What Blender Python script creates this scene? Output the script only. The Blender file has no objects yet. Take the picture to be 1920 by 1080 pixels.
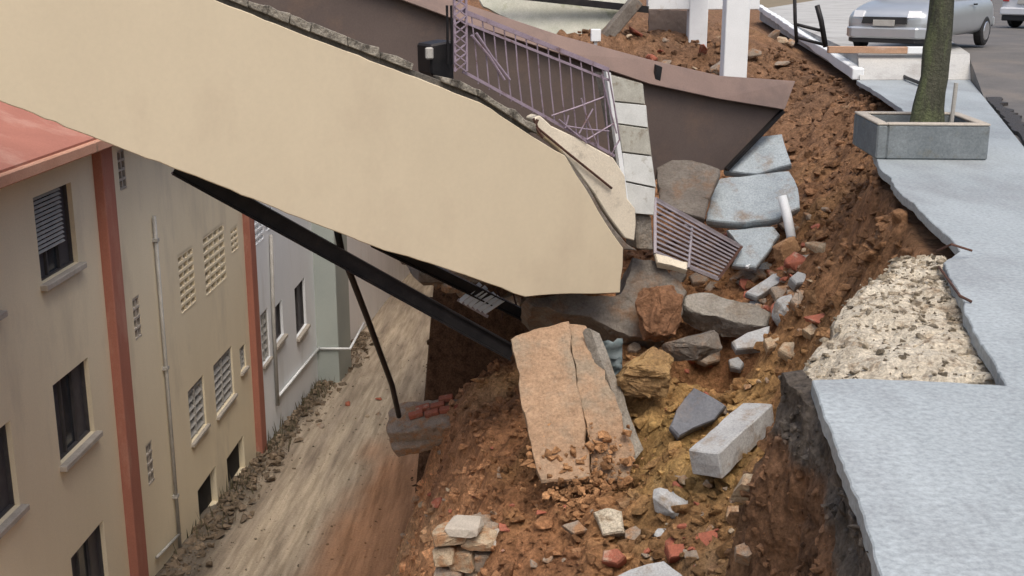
import bpy, bmesh, math, random
import numpy as np
from mathutils import Vector, Matrix
random.seed(11); rng = np.random.default_rng(7)
scn = bpy.context.scene
COL = scn.collection
# ---------------------------------------------------------------- camera, sky, sun, exposure
F = 2200.0; PITCH = math.radians(14.77); EYE = 1.7
cd = bpy.data.cameras.new('camera'); cd.sensor_width = 36.0; cd.lens = F/1920*36
cd.clip_start = 0.05; cd.clip_end = 3000
cam = bpy.data.objects.new('camera', cd); COL.objects.link(cam)
cam.location = (0, 0, EYE); cam.rotation_euler = (math.pi/2-PITCH, 0, 0)
scn.camera = cam
SUN_EL, SUN_AZ = math.radians(62), math.radians(165)      # azimuth clockwise from +Y
w = bpy.data.worlds.new('World'); scn.world = w; w.use_nodes = True
nt = w.node_tree; nt.nodes.clear()
sky = nt.nodes.new('ShaderNodeTexSky'); sky.sky_type = 'NISHITA'; sky.sun_disc = False
sky.sun_elevation = SUN_EL; sky.sun_rotation = SUN_AZ; sky.dust_density = 6.0; sky.air_density = 1.0; sky.ozone_density = 1.0
bg = nt.nodes.new('ShaderNodeBackground'); bg.inputs[1].default_value = 0.14
ow = nt.nodes.new('ShaderNodeOutputWorld')
nt.links.new(sky.outputs[0], bg.inputs[0]); nt.links.new(bg.outputs[0], ow.inputs[0])
sd = bpy.data.lights.new('sun', 'SUN'); sd.energy = 1.2; sd.angle = math.radians(35); sd.color = (1.0, 0.95, 0.87)
sun = bpy.data.objects.new('sun', sd); COL.objects.link(sun)
sdir = Vector((math.sin(SUN_AZ)*math.cos(SUN_EL), math.cos(SUN_AZ)*math.cos(SUN_EL), math.sin(SUN_EL)))
sun.rotation_euler = (-sdir).to_track_quat('-Z', 'Y').to_euler(); sun.location = (0, -5, 30)
scn.view_settings.view_transform = 'Standard'; scn.view_settings.look = 'None'
scn.view_settings.exposure = 0.42; scn.view_settings.gamma = 1.0
# ---------------------------------------------------------------- pixel helpers
cp, sp_ = math.cos(PITCH), math.sin(PITCH)
CAM = Vector((0, 0, EYE))
def ray(px, py):
    a = (px-960)/F; b = (py-540)/F
    return Vector((a, cp - b*sp_, -sp_ - b*cp))
def at_z(px, py, z):
    d = ray(px, py); return CAM + d*((z-EYE)/d.z)
def at_y(px, py, y):
    d = ray(px, py); return CAM + d*(y/d.y)
def on_plane(px, py, p, n):
    d = ray(px, py); return CAM + d*((Vector(p)-CAM).dot(n)/d.dot(n))
# ---------------------------------------------------------------- noise
def _h(ix, iy, iz):
    n = (ix*374761393 + iy*668265263 + iz*2147483647*3 + 12345) & 0xffffffff
    n = ((n ^ (n >> 13))*1274126177) & 0xffffffff
    n = ((n ^ (n >> 16))*2246822519) & 0xffffffff
    return ((n ^ (n >> 15)) & 0xffff)/32767.5 - 1.0
def vnoise(x, y, z):
    x, y, z = (np.asarray(v, float) for v in np.broadcast_arrays(x, y, z))
    ix, iy, iz = (np.floor(v).astype(np.int64) for v in (x, y, z))
    fx, fy, fz = x-ix, y-iy, z-iz
    fx, fy, fz = (f*f*(3-2*f) for f in (fx, fy, fz))
    r = 0
    for a in (0, 1):
        for b in (0, 1):
            for c in (0, 1):
                r = r + _h(ix+a, iy+b, iz+c)*(fx if a else 1-fx)*(fy if b else 1-fy)*(fz if c else 1-fz)
    return r
def fbm(x, y, z=0.0, o=4):
    r = 0; a = 1.0; s = 1.0
    for k in range(o):
        r = r + a*vnoise(np.asarray(x)*s+17*k, np.asarray(y)*s+5*k, np.asarray(z)*s+9*k); a *= .5; s *= 2.03
    return r/1.6
# ---------------------------------------------------------------- materials
def _sock(nt, v):
    return v
def M(name, c1, c2=None, scale=3.0, rough=0.85, bump=0.3, bscale=25.0, dist=0.02, stretch=(1, 1, 1), c3=None, s3=1.2, t3=(0.52, 0.68), metallic=0.0, vcol=False, spec=0.3, fine=0.12):
    m = bpy.data.materials.new(name); m.use_nodes = True
    nt = m.node_tree; N = nt.nodes; L = nt.links; N.clear()
    out = N.new('ShaderNodeOutputMaterial'); b = N.new('ShaderNodeBsdfPrincipled'); L.new(b.outputs[0], out.inputs[0])
    b.inputs['Roughness'].default_value = rough; b.inputs['Metallic'].default_value = metallic
    b.inputs['Specular IOR Level'].default_value = spec
    tc = N.new('ShaderNodeTexCoord'); mp = N.new('ShaderNodeMapping'); mp.inputs['Scale'].default_value = stretch
    geo = N.new('ShaderNodeNewGeometry'); L.new(geo.outputs['Position'], mp.inputs[0])
    deepb = 12 if vcol else 6
    def noise(s, d=5, r=.6, src=None):
        n = N.new('ShaderNodeTexNoise'); n.inputs['Scale'].default_value = s; n.inputs['Detail'].default_value = d
        n.inputs['Roughness'].default_value = r; L.new((src or mp).outputs[0], n.inputs[0]); return n
    def mix(f, a, c, mode='MIX'):
        x = N.new('ShaderNodeMix'); x.data_type = 'RGBA'; x.blend_type = mode
        for v, i in ((f, 0), (a, 6), (c, 7)):
            if hasattr(v, 'is_linked') or hasattr(v, 'links'): L.new(v, x.inputs[i])
            elif i == 0: x.inputs[0].default_value = v
            else: x.inputs[i].default_value = (*v, 1)
        return x.outputs[2]
    def ramp(n, lo, hi):
        r = N.new('ShaderNodeMapRange'); r.inputs['From Min'].default_value = lo; r.inputs['From Max'].default_value = hi
        L.new(n.outputs[0], r.inputs[0]); return r.outputs[0]
    if c2 is None: c2 = tuple(v*.75 for v in c1)
    n1 = noise(scale)
    if vcol:
        at = N.new('ShaderNodeVertexColor'); at.layer_name = 'Col'
        col = mix(ramp(n1, .35, .65), mix(1.0, at.outputs[0], c1, 'MULTIPLY'), mix(1.0, at.outputs[0], c2, 'MULTIPLY'))
    else:
        col = mix(ramp(n1, .33, .67), c1, c2)
    if c3 is not None:
        col = mix(ramp(noise(s3, 6, .65), *t3), col, c3)
    if fine > 0:
        nf = noise(bscale*2.2, 3, .7, geo)
        fr = N.new('ShaderNodeMapRange'); fr.inputs['From Min'].default_value = .3; fr.inputs['From Max'].default_value = .7
        fr.inputs['To Min'].default_value = 1-fine*1.6; fr.inputs['To Max'].default_value = 1+fine*1.3; L.new(nf.outputs[0], fr.inputs[0])
        sc = N.new('ShaderNodeVectorMath'); sc.operation = 'SCALE'; L.new(col, sc.inputs[0]); L.new(fr.outputs[0], sc.inputs['Scale']); col = sc.outputs[0]
    L.new(col, b.inputs['Base Color'])
    if bump > 0:
        nb = noise(bscale, deepb, .72 if vcol else .65, geo); bp = N.new('ShaderNodeBump'); bp.inputs['Strength'].default_value = bump; bp.inputs['Distance'].default_value = dist
        L.new(nb.outputs[0], bp.inputs['Height']); L.new(bp.outputs[0], b.inputs['Normal'])
        rr = N.new('ShaderNodeMapRange'); rr.inputs['To Min'].default_value = max(.05, rough-.12); rr.inputs['To Max'].default_value = min(1, rough+.12)
        L.new(n1.outputs[0], rr.inputs[0]); L.new(rr.outputs[0], b.inputs['Roughness'])
    return m
MAT = {}
MAT['yellow'] = M('cream_yellow_paint', (.575, .50, .365), (.535, .465, .34), .8, .8, .12, 9, .008, (1, 1, .6), c3=(.47, .395, .29), s3=1.1, t3=(.53, .85), fine=.015)
MAT['cream'] = M('pale_cream_paint', (.68, .62, .50), (.60, .54, .43), 2.5, .8, .4, 30, .01, c3=(.40, .36, .29), s3=5, t3=(.6, .75), fine=.08)
MAT['wall'] = M('aged_cream_wall', (.80, .71, .52), (.73, .64, .46), .45, .85, .3, 30, .006, (1, 1, .35), c3=(.52, .46, .35), s3=.6, t3=(.54, .8), fine=.05)
MAT['white_wall'] = M('white_wall', (.84, .87, .89), (.77, .81, .835), .5, .85, .3, 30, .006, (1, 1, .3), c3=(.62, .63, .61), s3=.8, t3=(.55, .8), fine=.05)
MAT['green_grey'] = M('greenish_grey_wall', (.40, .44, .41), (.35, .39, .37), .6, .85, .25, 30, .006, fine=.05)
MAT['salmon'] = M('salmon_paint', (.40, .165, .115), (.34, .14, .10), 1.2, .75, .35, 20, .006, (1, 1, .4), c3=(.45, .235, .175), s3=1.5, fine=.07)
MAT['fascia'] = M('faded_salmon_fascia', (.58, .33, .23), (.50, .27, .18), 1.5, .8, .4, 20, .008, c3=(.25, .17, .12), s3=4, t3=(.6, .72), fine=.08)
MAT['concrete'] = M('old_concrete', (.34, .32, .28), (.225, .205, .175), 3, .9, .9, 18, .04, c3=(.22, .17, .12), s3=2.2, t3=(.5, .7), fine=.16)
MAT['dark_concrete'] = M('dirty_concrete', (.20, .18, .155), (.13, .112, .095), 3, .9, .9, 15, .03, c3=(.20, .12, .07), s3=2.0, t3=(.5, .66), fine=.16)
MAT['blue_concrete'] = M('blue_grey_concrete', (.40, .455, .48), (.30, .345, .37), 2.8, .8, .7, 22, .015, c3=(.26, .215, .17), s3=3.0, t3=(.53, .7), fine=.16)
MAT['pavement'] = M('damp_pavement_concrete', (.365, .405, .42), (.275, .31, .325), .9, .62, .55, 16, .012, (1, .45, 1), c3=(.225, .24, .25), s3=1.3, t3=(.47, .74), fine=.16, spec=.4)
MAT['subbase'] = M('broken_screed', (.56, .51, .41), (.44, .385, .295), 4, .95, 1.0, 22, .03, c3=(.26, .20, .135), s3=7, t3=(.54, .66), fine=.28)
MAT['kerb'] = M('kerb_concrete', (.42, .435, .44), (.33, .34, .345), 4, .8, .6, 25, .012, c3=(.25, .20, .15), s3=3.5, t3=(.52, .68), fine=.15)
MAT['soil'] = M('clay_soil', (1.35, 1.32, 1.28), (.72, .68, .64), 5.5, .95, 1.0, 12, .08, vcol=True, spec=.15, fine=.28)
MAT['clay_slab'] = M('clay_covered_concrete', (.37, .25, .16), (.29, .19, .12), 3.5, .9, .9, 14, .03, c3=(.27, .215, .155), s3=2.6, t3=(.48, .66), fine=.16)
MAT['yard'] = M('muddy_yard', (1.25, 1.25, 1.25), (.72, .70, .67), 2.4, .7, .8, 12, .03, (3.2, .16, 1), vcol=True, spec=.35, fine=.14)
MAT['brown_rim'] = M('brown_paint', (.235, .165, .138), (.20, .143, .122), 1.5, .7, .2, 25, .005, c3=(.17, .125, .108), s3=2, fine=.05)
MAT['brown_wall'] = M('shaded_brown_paint', (.12, .092, .08), (.10, .077, .068), 1.5, .75, .25, 25, .005, c3=(.14, .10, .08), s3=1.8, fine=.06)  # rim brown darkened: shade of the recessed parapet wall put into the colour
MAT['coping'] = M('weathered_coping', (.36, .335, .28), (.22, .20, .165), 7, .9, 1.0, 20, .03, c3=(.08, .072, .06), s3=5, t3=(.46, .6), fine=.2)
MAT['mould'] = M('mould_black_concrete', (.085, .08, .07), (.14, .125, .105), 6, .9, .8, 20, .02, fine=.2)
MAT['lilac'] = M('lilac_metal', (.33, .27, .33), (.24, .19, .23), 9, .5, .2, 40, .003, metallic=.2, c3=(.13, .07, .05), s3=9, t3=(.58, .7), fine=.1)
MAT['grey_metal'] = M('grey_painted_metal', (.34, .31, .33), (.24, .215, .23), 6, .5, .2, 40, .003, metallic=.3, fine=.1)
MAT['black_metal'] = M('black_steel', (.018, .018, .02), (.035, .033, .033), 5, .5, .3, 30, .003, metallic=.4, c3=(.06, .045, .035), s3=5, t3=(.6, .75), fine=.1)
MAT['rust'] = M('rusty_steel', (.10, .045, .03), (.06, .035, .028), 8, .8, .4, 40, .003, fine=.2)
MAT['tile'] = M('white_tile', (.66, .68, .66), (.55, .57, .55), 5, .45, .15, 30, .003, c3=(.36, .35, .30), s3=7, t3=(.58, .72), fine=.06)
MAT['tile_dirty'] = M('stained_tile', (.48, .48, .42), (.38, .37, .32), 6, .6, .3, 30, .004, c3=(.25, .22, .17), s3=7, t3=(.55, .7), fine=.1)
MAT['white_paint'] = M('white_paint', (.76, .79, .80), (.69, .72, .73), 2, .6, .2, 25, .004, c3=(.52, .50, .45), s3=4, t3=(.62, .8), fine=.04)
MAT['asphalt'] = M('asphalt', (.135, .125, .115), (.10, .096, .09), 1.2, .75, .6, 40, .006, c3=(.165, .145, .125), s3=.7, fine=.2, spec=.4)
MAT['glass'] = M('dark_window_glass', (.022, .027, .032), (.04, .045, .05), 3, .18, 0, spec=.5, fine=0)
MAT['frame'] = M('dark_window_frame', (.05, .048, .05), (.075, .07, .07), 6, .55, .1, 40, .002, fine=.06)
MAT['panel'] = M('grey_window_panel', (.075, .072, .08), (.055, .053, .06), 4, .45, .1, 40, .002, fine=.05)
MAT['sill'] = M('stone_sill', (.46, .42, .36), (.37, .335, .285), 5, .85, .4, 30, .005, fine=.12)
MAT['louvre'] = M('pale_louvre', (.42, .41, .38), (.33, .325, .30), 5, .5, .1, 40, .002, fine=.06)
MAT['void'] = M('dark_interior', (.03, .028, .026), (.02, .019, .018), 4, .9, 0, fine=0)
MAT['pipe'] = M('grey_pipe', (.44, .43, .40), (.34, .33, .30), 4, .6, .1, 30, .002, fine=.08)
MAT['dusty'] = M('dusty_concrete', (.31, .26, .21), (.23, .18, .135), 9, .9, .8, 30, .015, c3=(.30, .17, .09), s3=7, t3=(.48, .62), fine=.2)
MAT['mortar'] = M('dusty_mortar', (.44, .36, .26), (.35, .27, .18), 9, .9, .8, 30, .015, c3=(.34, .20, .11), s3=7, t3=(.48, .62), fine=.2)
MAT['brick'] = M('red_brick', (.36, .115, .07), (.27, .10, .065), 6, .9, .8, 30, .008, c3=(.42, .33, .25), s3=5, t3=(.58, .7), fine=.18)
MAT['bark'] = M('mossy_bark', (.085, .085, .06), (.055, .058, .04), 9, .95, 1.0, 30, .03, (1, 1, .25), c3=(.12, .14, .07), s3=5, t3=(.5, .65), fine=.25)
MAT['leaf'] = M('leaf', (.05, .09, .03), (.08, .11, .035), 4, .6, 0, fine=.1)
MAT['rubber'] = M('black_rubber', (.02, .02, .021), (.03, .03, .03), 4, .6, .1, 30, .002, fine=.1)
MAT['wood'] = M('raw_plank', (.46, .29, .19), (.36, .22, .14), 6, .8, .4, 30, .005, (.4, 3, 3), c3=(.55, .52, .48), s3=2, t3=(.55, .7), fine=.12)
MAT['car'] = M('silver_car_paint', (.50, .53, .55), (.46, .49, .51), 2, .28, 0, metallic=.55, spec=.5, fine=.02)
MAT['car2'] = M('white_car_paint', (.68, .70, .72), (.62, .64, .66), 2, .3, 0, spec=.5, fine=.02)
MAT['chrome'] = M('chrome', (.75, .76, .77), (.7, .7, .7), 2, .2, 0, metallic=.9, fine=0)
MAT['red_lens'] = M('red_lens', (.35, .02, .02), (.3, .02, .02), 2, .25, 0, spec=.5, fine=0)
MAT['lens'] = M('clear_lens', (.7, .72, .74), (.6, .62, .64), 2, .2, 0, spec=.5, fine=0)
MAT['tarp'] = M('teal_tarp', (.10, .135, .14), (.15, .18, .19), 7, .5, .4, 20, .01, fine=.1)
MAT['weed'] = M('dry_weed', (.075, .07, .04), (.12, .10, .06), 6, .8, 0, fine=.15)
# ---------------------------------------------------------------- object helpers
ORG = {}
def tag(o, label=None, cat=None, group=None, kind=None):
    if label: o['label'] = label
    if cat: o['category'] = cat
    if group: o['group'] = group
    if kind: o['kind'] = kind
    return o
def thing(name, label, cat, loc, group=None):
    o = bpy.data.objects.new(name, None); COL.objects.link(o); o.location = loc; o.empty_display_size = .2
    ORG[o.name] = Vector(loc); return tag(o, label, cat, group)
def link(name, me, mat, parent=None, loc=None):
    o = bpy.data.objects.new(name, me); COL.objects.link(o)
    if mat is not None and not me.materials: me.materials.append(MAT[mat] if isinstance(mat, str) else mat)
    if parent is not None:
        o.parent = parent; ORG[o.name] = ORG[parent.name]
    else:
        o.location = loc or (0, 0, 0); ORG[o.name] = Vector(o.location)
    return o
class MB:
    def __init__(s): s.v = []; s.f = []
    def add(s, vs, fs):
        k = len(s.v); s.v += [Vector(v) for v in vs]; s.f += [tuple(i+k for i in f) for f in fs]; return s
    def box(s, c, ax, ay, az):
        c, ax, ay, az = map(Vector, (c, ax, ay, az)); vs = []
        for k in (-1, 1):
            for j in (-1, 1):
                for i in (-1, 1): vs.append(c+ax*i+ay*j+az*k)
        fs = [(0, 2, 3, 1), (4, 5, 7, 6), (0, 1, 5, 4), (2, 6, 7, 3), (0, 4, 6, 2), (1, 3, 7, 5)]
        if ax.cross(ay).dot(az) < 0: fs = [f[::-1] for f in fs]
        return s.add(vs, fs)
    def beam(s, a, b, wd, ht, up=(0, 0, 1)):
        a, b = Vector(a), Vector(b); d = b-a; l = d.length; d.normalize(); up = Vector(up)
        sd_ = d.cross(up).normalized(); u = sd_.cross(d).normalized()
        return s.box((a+b)/2, d*(l/2), sd_*(wd/2), u*(ht/2))
    def tube(s, pts, r, n=8):
        pts = [Vector(p) for p in pts]; rs = r if isinstance(r, (list, tuple)) else [r]*len(pts); vs = []; fs = []
        for i, p in enumerate(pts):
            d = (pts[min(i+1, len(pts)-1)]-pts[max(i-1, 0)]).normalized()
            a = d.orthogonal().normalized() if abs(d.z) > .9 else d.cross(Vector((0, 0, 1))).normalized(); b = d.cross(a)
            for k in range(n):
                t = 2*math.pi*k/n; vs.append(p+(a*math.cos(t)+b*math.sin(t))*rs[i])
        for i in range(len(pts)-1):
            for k in range(n): fs.append((i*n+k, i*n+(k+1) % n, (i+1)*n+(k+1) % n, (i+1)*n+k))
        fs.append(tuple(range(n))[::-1]); fs.append(tuple(range((len(pts)-1)*n, len(pts)*n)))
        return s.add(vs, fs)
    def prism(s, poly, ext):
        poly = [Vector(p) for p in poly]; ext = Vector(ext); n = len(poly)
        vs = poly+[p+ext for p in poly]
        fs = [tuple(range(n)), tuple(range(2*n-1, n-1, -1))]+[(i, i+n, (i+1) % n+n, (i+1) % n) for i in range(n)]
        return s.add(vs, fs)
    def build(s, name, mat, parent=None, bevel=0, smooth=False, loc=None):
        me = bpy.data.meshes.new(name)
        if parent is not None: o0 = ORG[parent.name]
        elif loc is not None: o0 = Vector(loc)
        else:
            o0 = Vector((sum(v.x for v in s.v)/len(s.v), sum(v.y for v in s.v)/len(s.v), min(v.z for v in s.v)))
        me.from_pydata([v-o0 for v in s.v], [], s.f)
        bm = bmesh.new(); bm.from_mesh(me)
        bmesh.ops.recalc_face_normals(bm, faces=bm.faces)
        if bevel: bmesh.ops.bevel(bm, geom=[e for e in bm.edges if e.is_manifold and e.calc_face_angle(0) > .5], offset=bevel, segments=1, affect='EDGES', clamp_overlap=True)
        bm.to_mesh(me); bm.free()
        if smooth:
            for p in me.polygons: p.use_smooth = True
        return link(name, me, mat, parent, None if parent is not None else o0)
def jag(poly, step=.15, amp=.03, seed=0, closed=True, zamp=0.0):
    r = random.Random(seed); out = []; n = len(poly)
    for i in range(n if closed else n-1):
        a, b = Vector(poly[i]), Vector(poly[(i+1) % n]); k = max(1, int((b-a).length/step))
        for j in range(k):
            p = a.lerp(b, (j+(r.uniform(-.38, .38) if j else 0))/k); d = (b-a).normalized(); side = d.cross(Vector((0, 0, 1)))
            if j or r.random() < .5: p = p+side*r.uniform(-amp, amp)+d*r.uniform(-amp, amp)*.5
            p.z += r.uniform(-zamp, zamp); out.append(p)
    if not closed: out.append(Vector(poly[-1]))
    return out
def plane_poly(pix, cpx, Y, n):
    p0 = at_y(*cpx, Y); n = Vector(n).normalized()
    return [on_plane(x, y, p0, n) for x, y in pix], n
def rough_poly(poly, n, thick, seed, step=.12, amp=.02, lump=.012):
    """a broken slab: jagged outline, uneven thickness, chipped rim, lumpy faces"""
    r = random.Random(seed); out = []; N = len(poly); n = Vector(n)
    for i in range(N):
        a, b = poly[i], poly[(i+1) % N]; k = max(1, int((b-a).length/step)); side = (b-a).normalized().cross(n)
        for j in range(k):
            p = a.lerp(b, j/k)
            if j: p = p+side*r.uniform(-amp, amp)
            out.append(p)
    c = sum(out, Vector())/len(out); bm = bmesh.new(); rings = []
    for h, sc in ((0, 1-.018/max(.15, (out[0]-c).length)), (-.02, 1.0), (-thick*.55, 1.0), (-thick, .96)):
        rings.append([bm.verts.new(c+(p-c)*sc+n*h) for p in out])
    m = len(out); bm.faces.new(rings[0]); bm.faces.new(rings[-1][::-1])
    for k in range(3):
        for i in range(m): bm.faces.new((rings[k][i], rings[k+1][i], rings[k+1][(i+1) % m], rings[k][(i+1) % m]))
    bmesh.ops.recalc_face_normals(bm, faces=bm.faces); bmesh.ops.triangulate(bm, faces=bm.faces)
    lim = max(.035, max((p-c).length for p in out)/16)
    for _ in range(4):
        es = [e for e in bm.edges if e.calc_length() > lim*1.6]
        if not es: break
        bmesh.ops.subdivide_edges(bm, edges=es, cuts=1); bmesh.ops.triangulate(bm, faces=bm.faces)
    co = np.array([v.co[:] for v in bm.verts])+seed*3.7
    d = [lump*1.3*fbm(co[:, 0]*3+k*31, co[:, 1]*3, co[:, 2]*3, 4)+lump*.8*fbm(co[:, 0]*13+k*31, co[:, 1]*13, co[:, 2]*13, 2) for k in range(3)]
    vs = [v.co+Vector((d[0][i], d[1][i], d[2][i])) for i, v in enumerate(bm.verts)]
    bm.verts.index_update(); fs = [tuple(v.index for v in f.verts) for f in bm.faces]; bm.free()
    return vs, fs
def slab(name, label, cat, pix, cpx, Y, n, thick, mat, seed=0, group=None, amp=.02, lump=None):
    poly, n = plane_poly(pix, cpx, Y, n)
    if lump is None: lump = .005 if mat in ('blue_concrete', 'kerb') else .012
    mb = MB(); mb.add(*rough_poly(poly, n, thick, seed, amp=amp*.7, lump=lump))
    return tag(mb.build(name, mat), label, cat, group)
def rock_mesh(seed, sx, sy, sz, n=16, rough=.0, e=.72):
    r = random.Random(seed); bm = bmesh.new()
    for i in range(n):
        u = r.uniform(-1, 1); t = r.uniform(0, 2*math.pi); q = math.sqrt(1-u*u); k = r.uniform(.8, 1.08)
        v = [q*math.cos(t)*k, q*math.sin(t)*k, u*k]; v = [math.copysign(abs(x)**e, x) for x in v]
        bm.verts.new((v[0]*sx, v[1]*sy, v[2]*sz))
    res = bmesh.ops.convex_hull(bm, input=bm.verts)
    bmesh.ops.delete(bm, geom=[g for g in res['geom_interior'] if isinstance(g, bmesh.types.BMVert)], context='VERTS')
    bmesh.ops.bevel(bm, geom=list(bm.edges), offset=min(sx, sy, sz)*.09, segments=1, affect='EDGES', clamp_overlap=True)
    if rough:
        bmesh.ops.triangulate(bm, faces=bm.faces)
        bmesh.ops.subdivide_edges(bm, edges=bm.edges, cuts=1, use_grid_fill=True)
        bmesh.ops.triangulate(bm, faces=bm.faces)
        es = [e for e in bm.edges if e.calc_length() > .12*max(sx, sy, sz)]
        bmesh.ops.subdivide_edges(bm, edges=es, cuts=1); bmesh.ops.triangulate(bm, faces=bm.faces)
        bmesh.ops.smooth_vert(bm, verts=bm.verts, factor=.5, use_axis_x=True, use_axis_y=True, use_axis_z=True)
        q = np.array([v.co[:] for v in bm.verts]); mm = min(sx, sy, sz); k_ = 2.2/max(sx, sy, sz)
        dd = rough*mm*(1.6*fbm(q[:, 0]*k_+seed, q[:, 1]*k_, q[:, 2]*k_, 2)+1.1*fbm(q[:, 0]*k_*4+seed, q[:, 1]*k_*4, q[:, 2]*k_*4, 3))
        for v, a in zip(bm.verts, dd): v.co += v.co.normalized()*float(a)
    me = bpy.data.meshes.new('rock'); bm.to_mesh(me); bm.free(); return me
# ---------------------------------------------------------------- terrain: profiles across the bank at stations along Y
def ground_z(Y): return -9.4-0.1*(np.maximum(Y, 12)-22.5)
#      Y     toeX   crest        mid          cliff foot    cliff top
ST = [(0.0, -3.0, (-.9, -4.7), (.0, -4.6), (.30, -3.6), (.80, -1.7)),
      (3.1, -3.0, (-.7, -4.5), (.05, -4.4), (.40, -3.4), (.84, -1.7)),
      (4.7, -3.0, (-.6, -4.4), (.20, -4.1), (.60, -3.2), (1.02, -1.7)),
      (5.2, -2.9, (-.6, -4.4), (.30, -4.0), (.75, -3.1), (1.16, -.55)),
      (6.0, -2.8, (-.5, -4.2), (.50, -3.8), (1.15, -3.0), (1.62, -.35)),
      (7.3, -2.7, (-.4, -4.0), (.80, -3.4), (1.80, -2.7), (2.66, -.16)),
      (9.3, -2.6, (-.2, -3.7), (1.05, -3.0), (2.20, -2.4), (3.12, -.14)),
      (11.3, -2.5, (-.1, -3.3), (1.10, -2.7), (2.45, -2.25), (3.55, -.14)),
      (13.0, -2.5, (-.3, -3.4), (1.30, -2.4), (2.80, -2.1), (4.35, -.2)),
      (14.5, -2.45, (-.7, -3.9), (1.50, -2.3), (3.20, -1.95), (5.0, -.3)),
      (16.0, -2.4, (-.9, -4.3), (1.55, -2.1), (3.5, -1.7), (5.4, -.25)),
      (16.7, -.9, (.8, -3.6), (1.70, -2.0), (3.75, -1.55), (5.5, -.2)),
      (18.6, -.7, (.9, -3.6), (1.70, -1.8), (4.10, -1.3), (5.9, -.2)),
      (23.6, -.6, (.9, -3.6), (1.80, -.6), (4.5, -.2), (6.2, -.14)),
      (24.6, -2.2, (-1.2, -.3), (1.0, .5), (4.6, .25), (6.35, -.14)),
      (30., -2.0, (-.9, .5), (1.0, .7), (5.4, .45), (7.2, -.14)),
      (46., -3.3, (-2., .8), (1.0, .8), (7.5, .3), (9.4, -.14)),
      (80., -4., (-2.8, .8), (1., .8), (11., .3), (14., -.14))]
SY = np.array([s[0] for s in ST])
def KN(i, j): return np.array([s[i][j] for s in ST])
KT = np.array([s[1] for s in ST])
def terr(X, Y):
    X = np.asarray(X, float); Y = np.asarray(Y, float)
    Yw = Y+.22*fbm(X*1.3, Y*.9, 3.3, 3)
    toe = np.interp(Yw, SY, KT); xs = [toe]; zs = [ground_z(Y)-.12]
    for i in (2, 3, 4, 5):
        xs.append(np.interp(Yw, SY, KN(i, 0))); zs.append(np.interp(Yw, SY, KN(i, 1)))
    Xw = X+.16*fbm(X*.0+2.2, Y*1.7, 7.7, 4)*np.clip((X+3)/3, 0, 1)
    z = np.where(Xw < xs[0], zs[0], 0.0)
    for k in range(4):
        t = (Xw-xs[k])/np.maximum(xs[k+1]-xs[k], 1e-3); m = (t >= 0) & (t < 1)
        tt = np.clip(t, 0, 1)
        if k == 3: tt = tt**1.12
        z = np.where(m, zs[k]+(zs[k+1]-zs[k])*tt, z)
    z = np.where(Xw >= xs[4], zs[4]-.05, z)
    a = np.clip((Xw-xs[0])/.4, 0, 1)*np.clip((xs[4]-Xw)/.12, 0, 1)
    n1 = fbm(X*.9, Y*.9, 1.1, 5); n2 = fbm(X*4, Y*4, 5.1, 4); n3 = np.abs(fbm(X*2.2, Y*2.2, 8.1, 4))
    n4 = fbm(X*9, Y*9, 2.1, 3); n5 = np.abs(fbm(X*5.2+7, Y*5.2, 4.4, 3))
    z = z+a*(.22*n1+.15*n2-.20*n3+.045*n4-.12*n5+.06)
    z = z-1.2*np.exp(-(((X-2.3)/.6)**2+((Y-12.5)/.72)**2)**2)-.45*np.exp(-(((X-1.15)/.3)**2+((Y-10.9)/.35)**2))
    return z
def hit(px, py, y0=2.5, y1=60):
    d = ray(px, py); ys = np.arange(y0, y1, .05); xs = d.x/d.y*ys; zs = EYE+d.z/d.y*ys
    tz = np.maximum(terr(xs, ys), np.where(xs < 2, ground_z(ys), -99)); k = np.argmax(zs < tz)
    return Vector((xs[k], ys[k], tz[k]))
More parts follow.
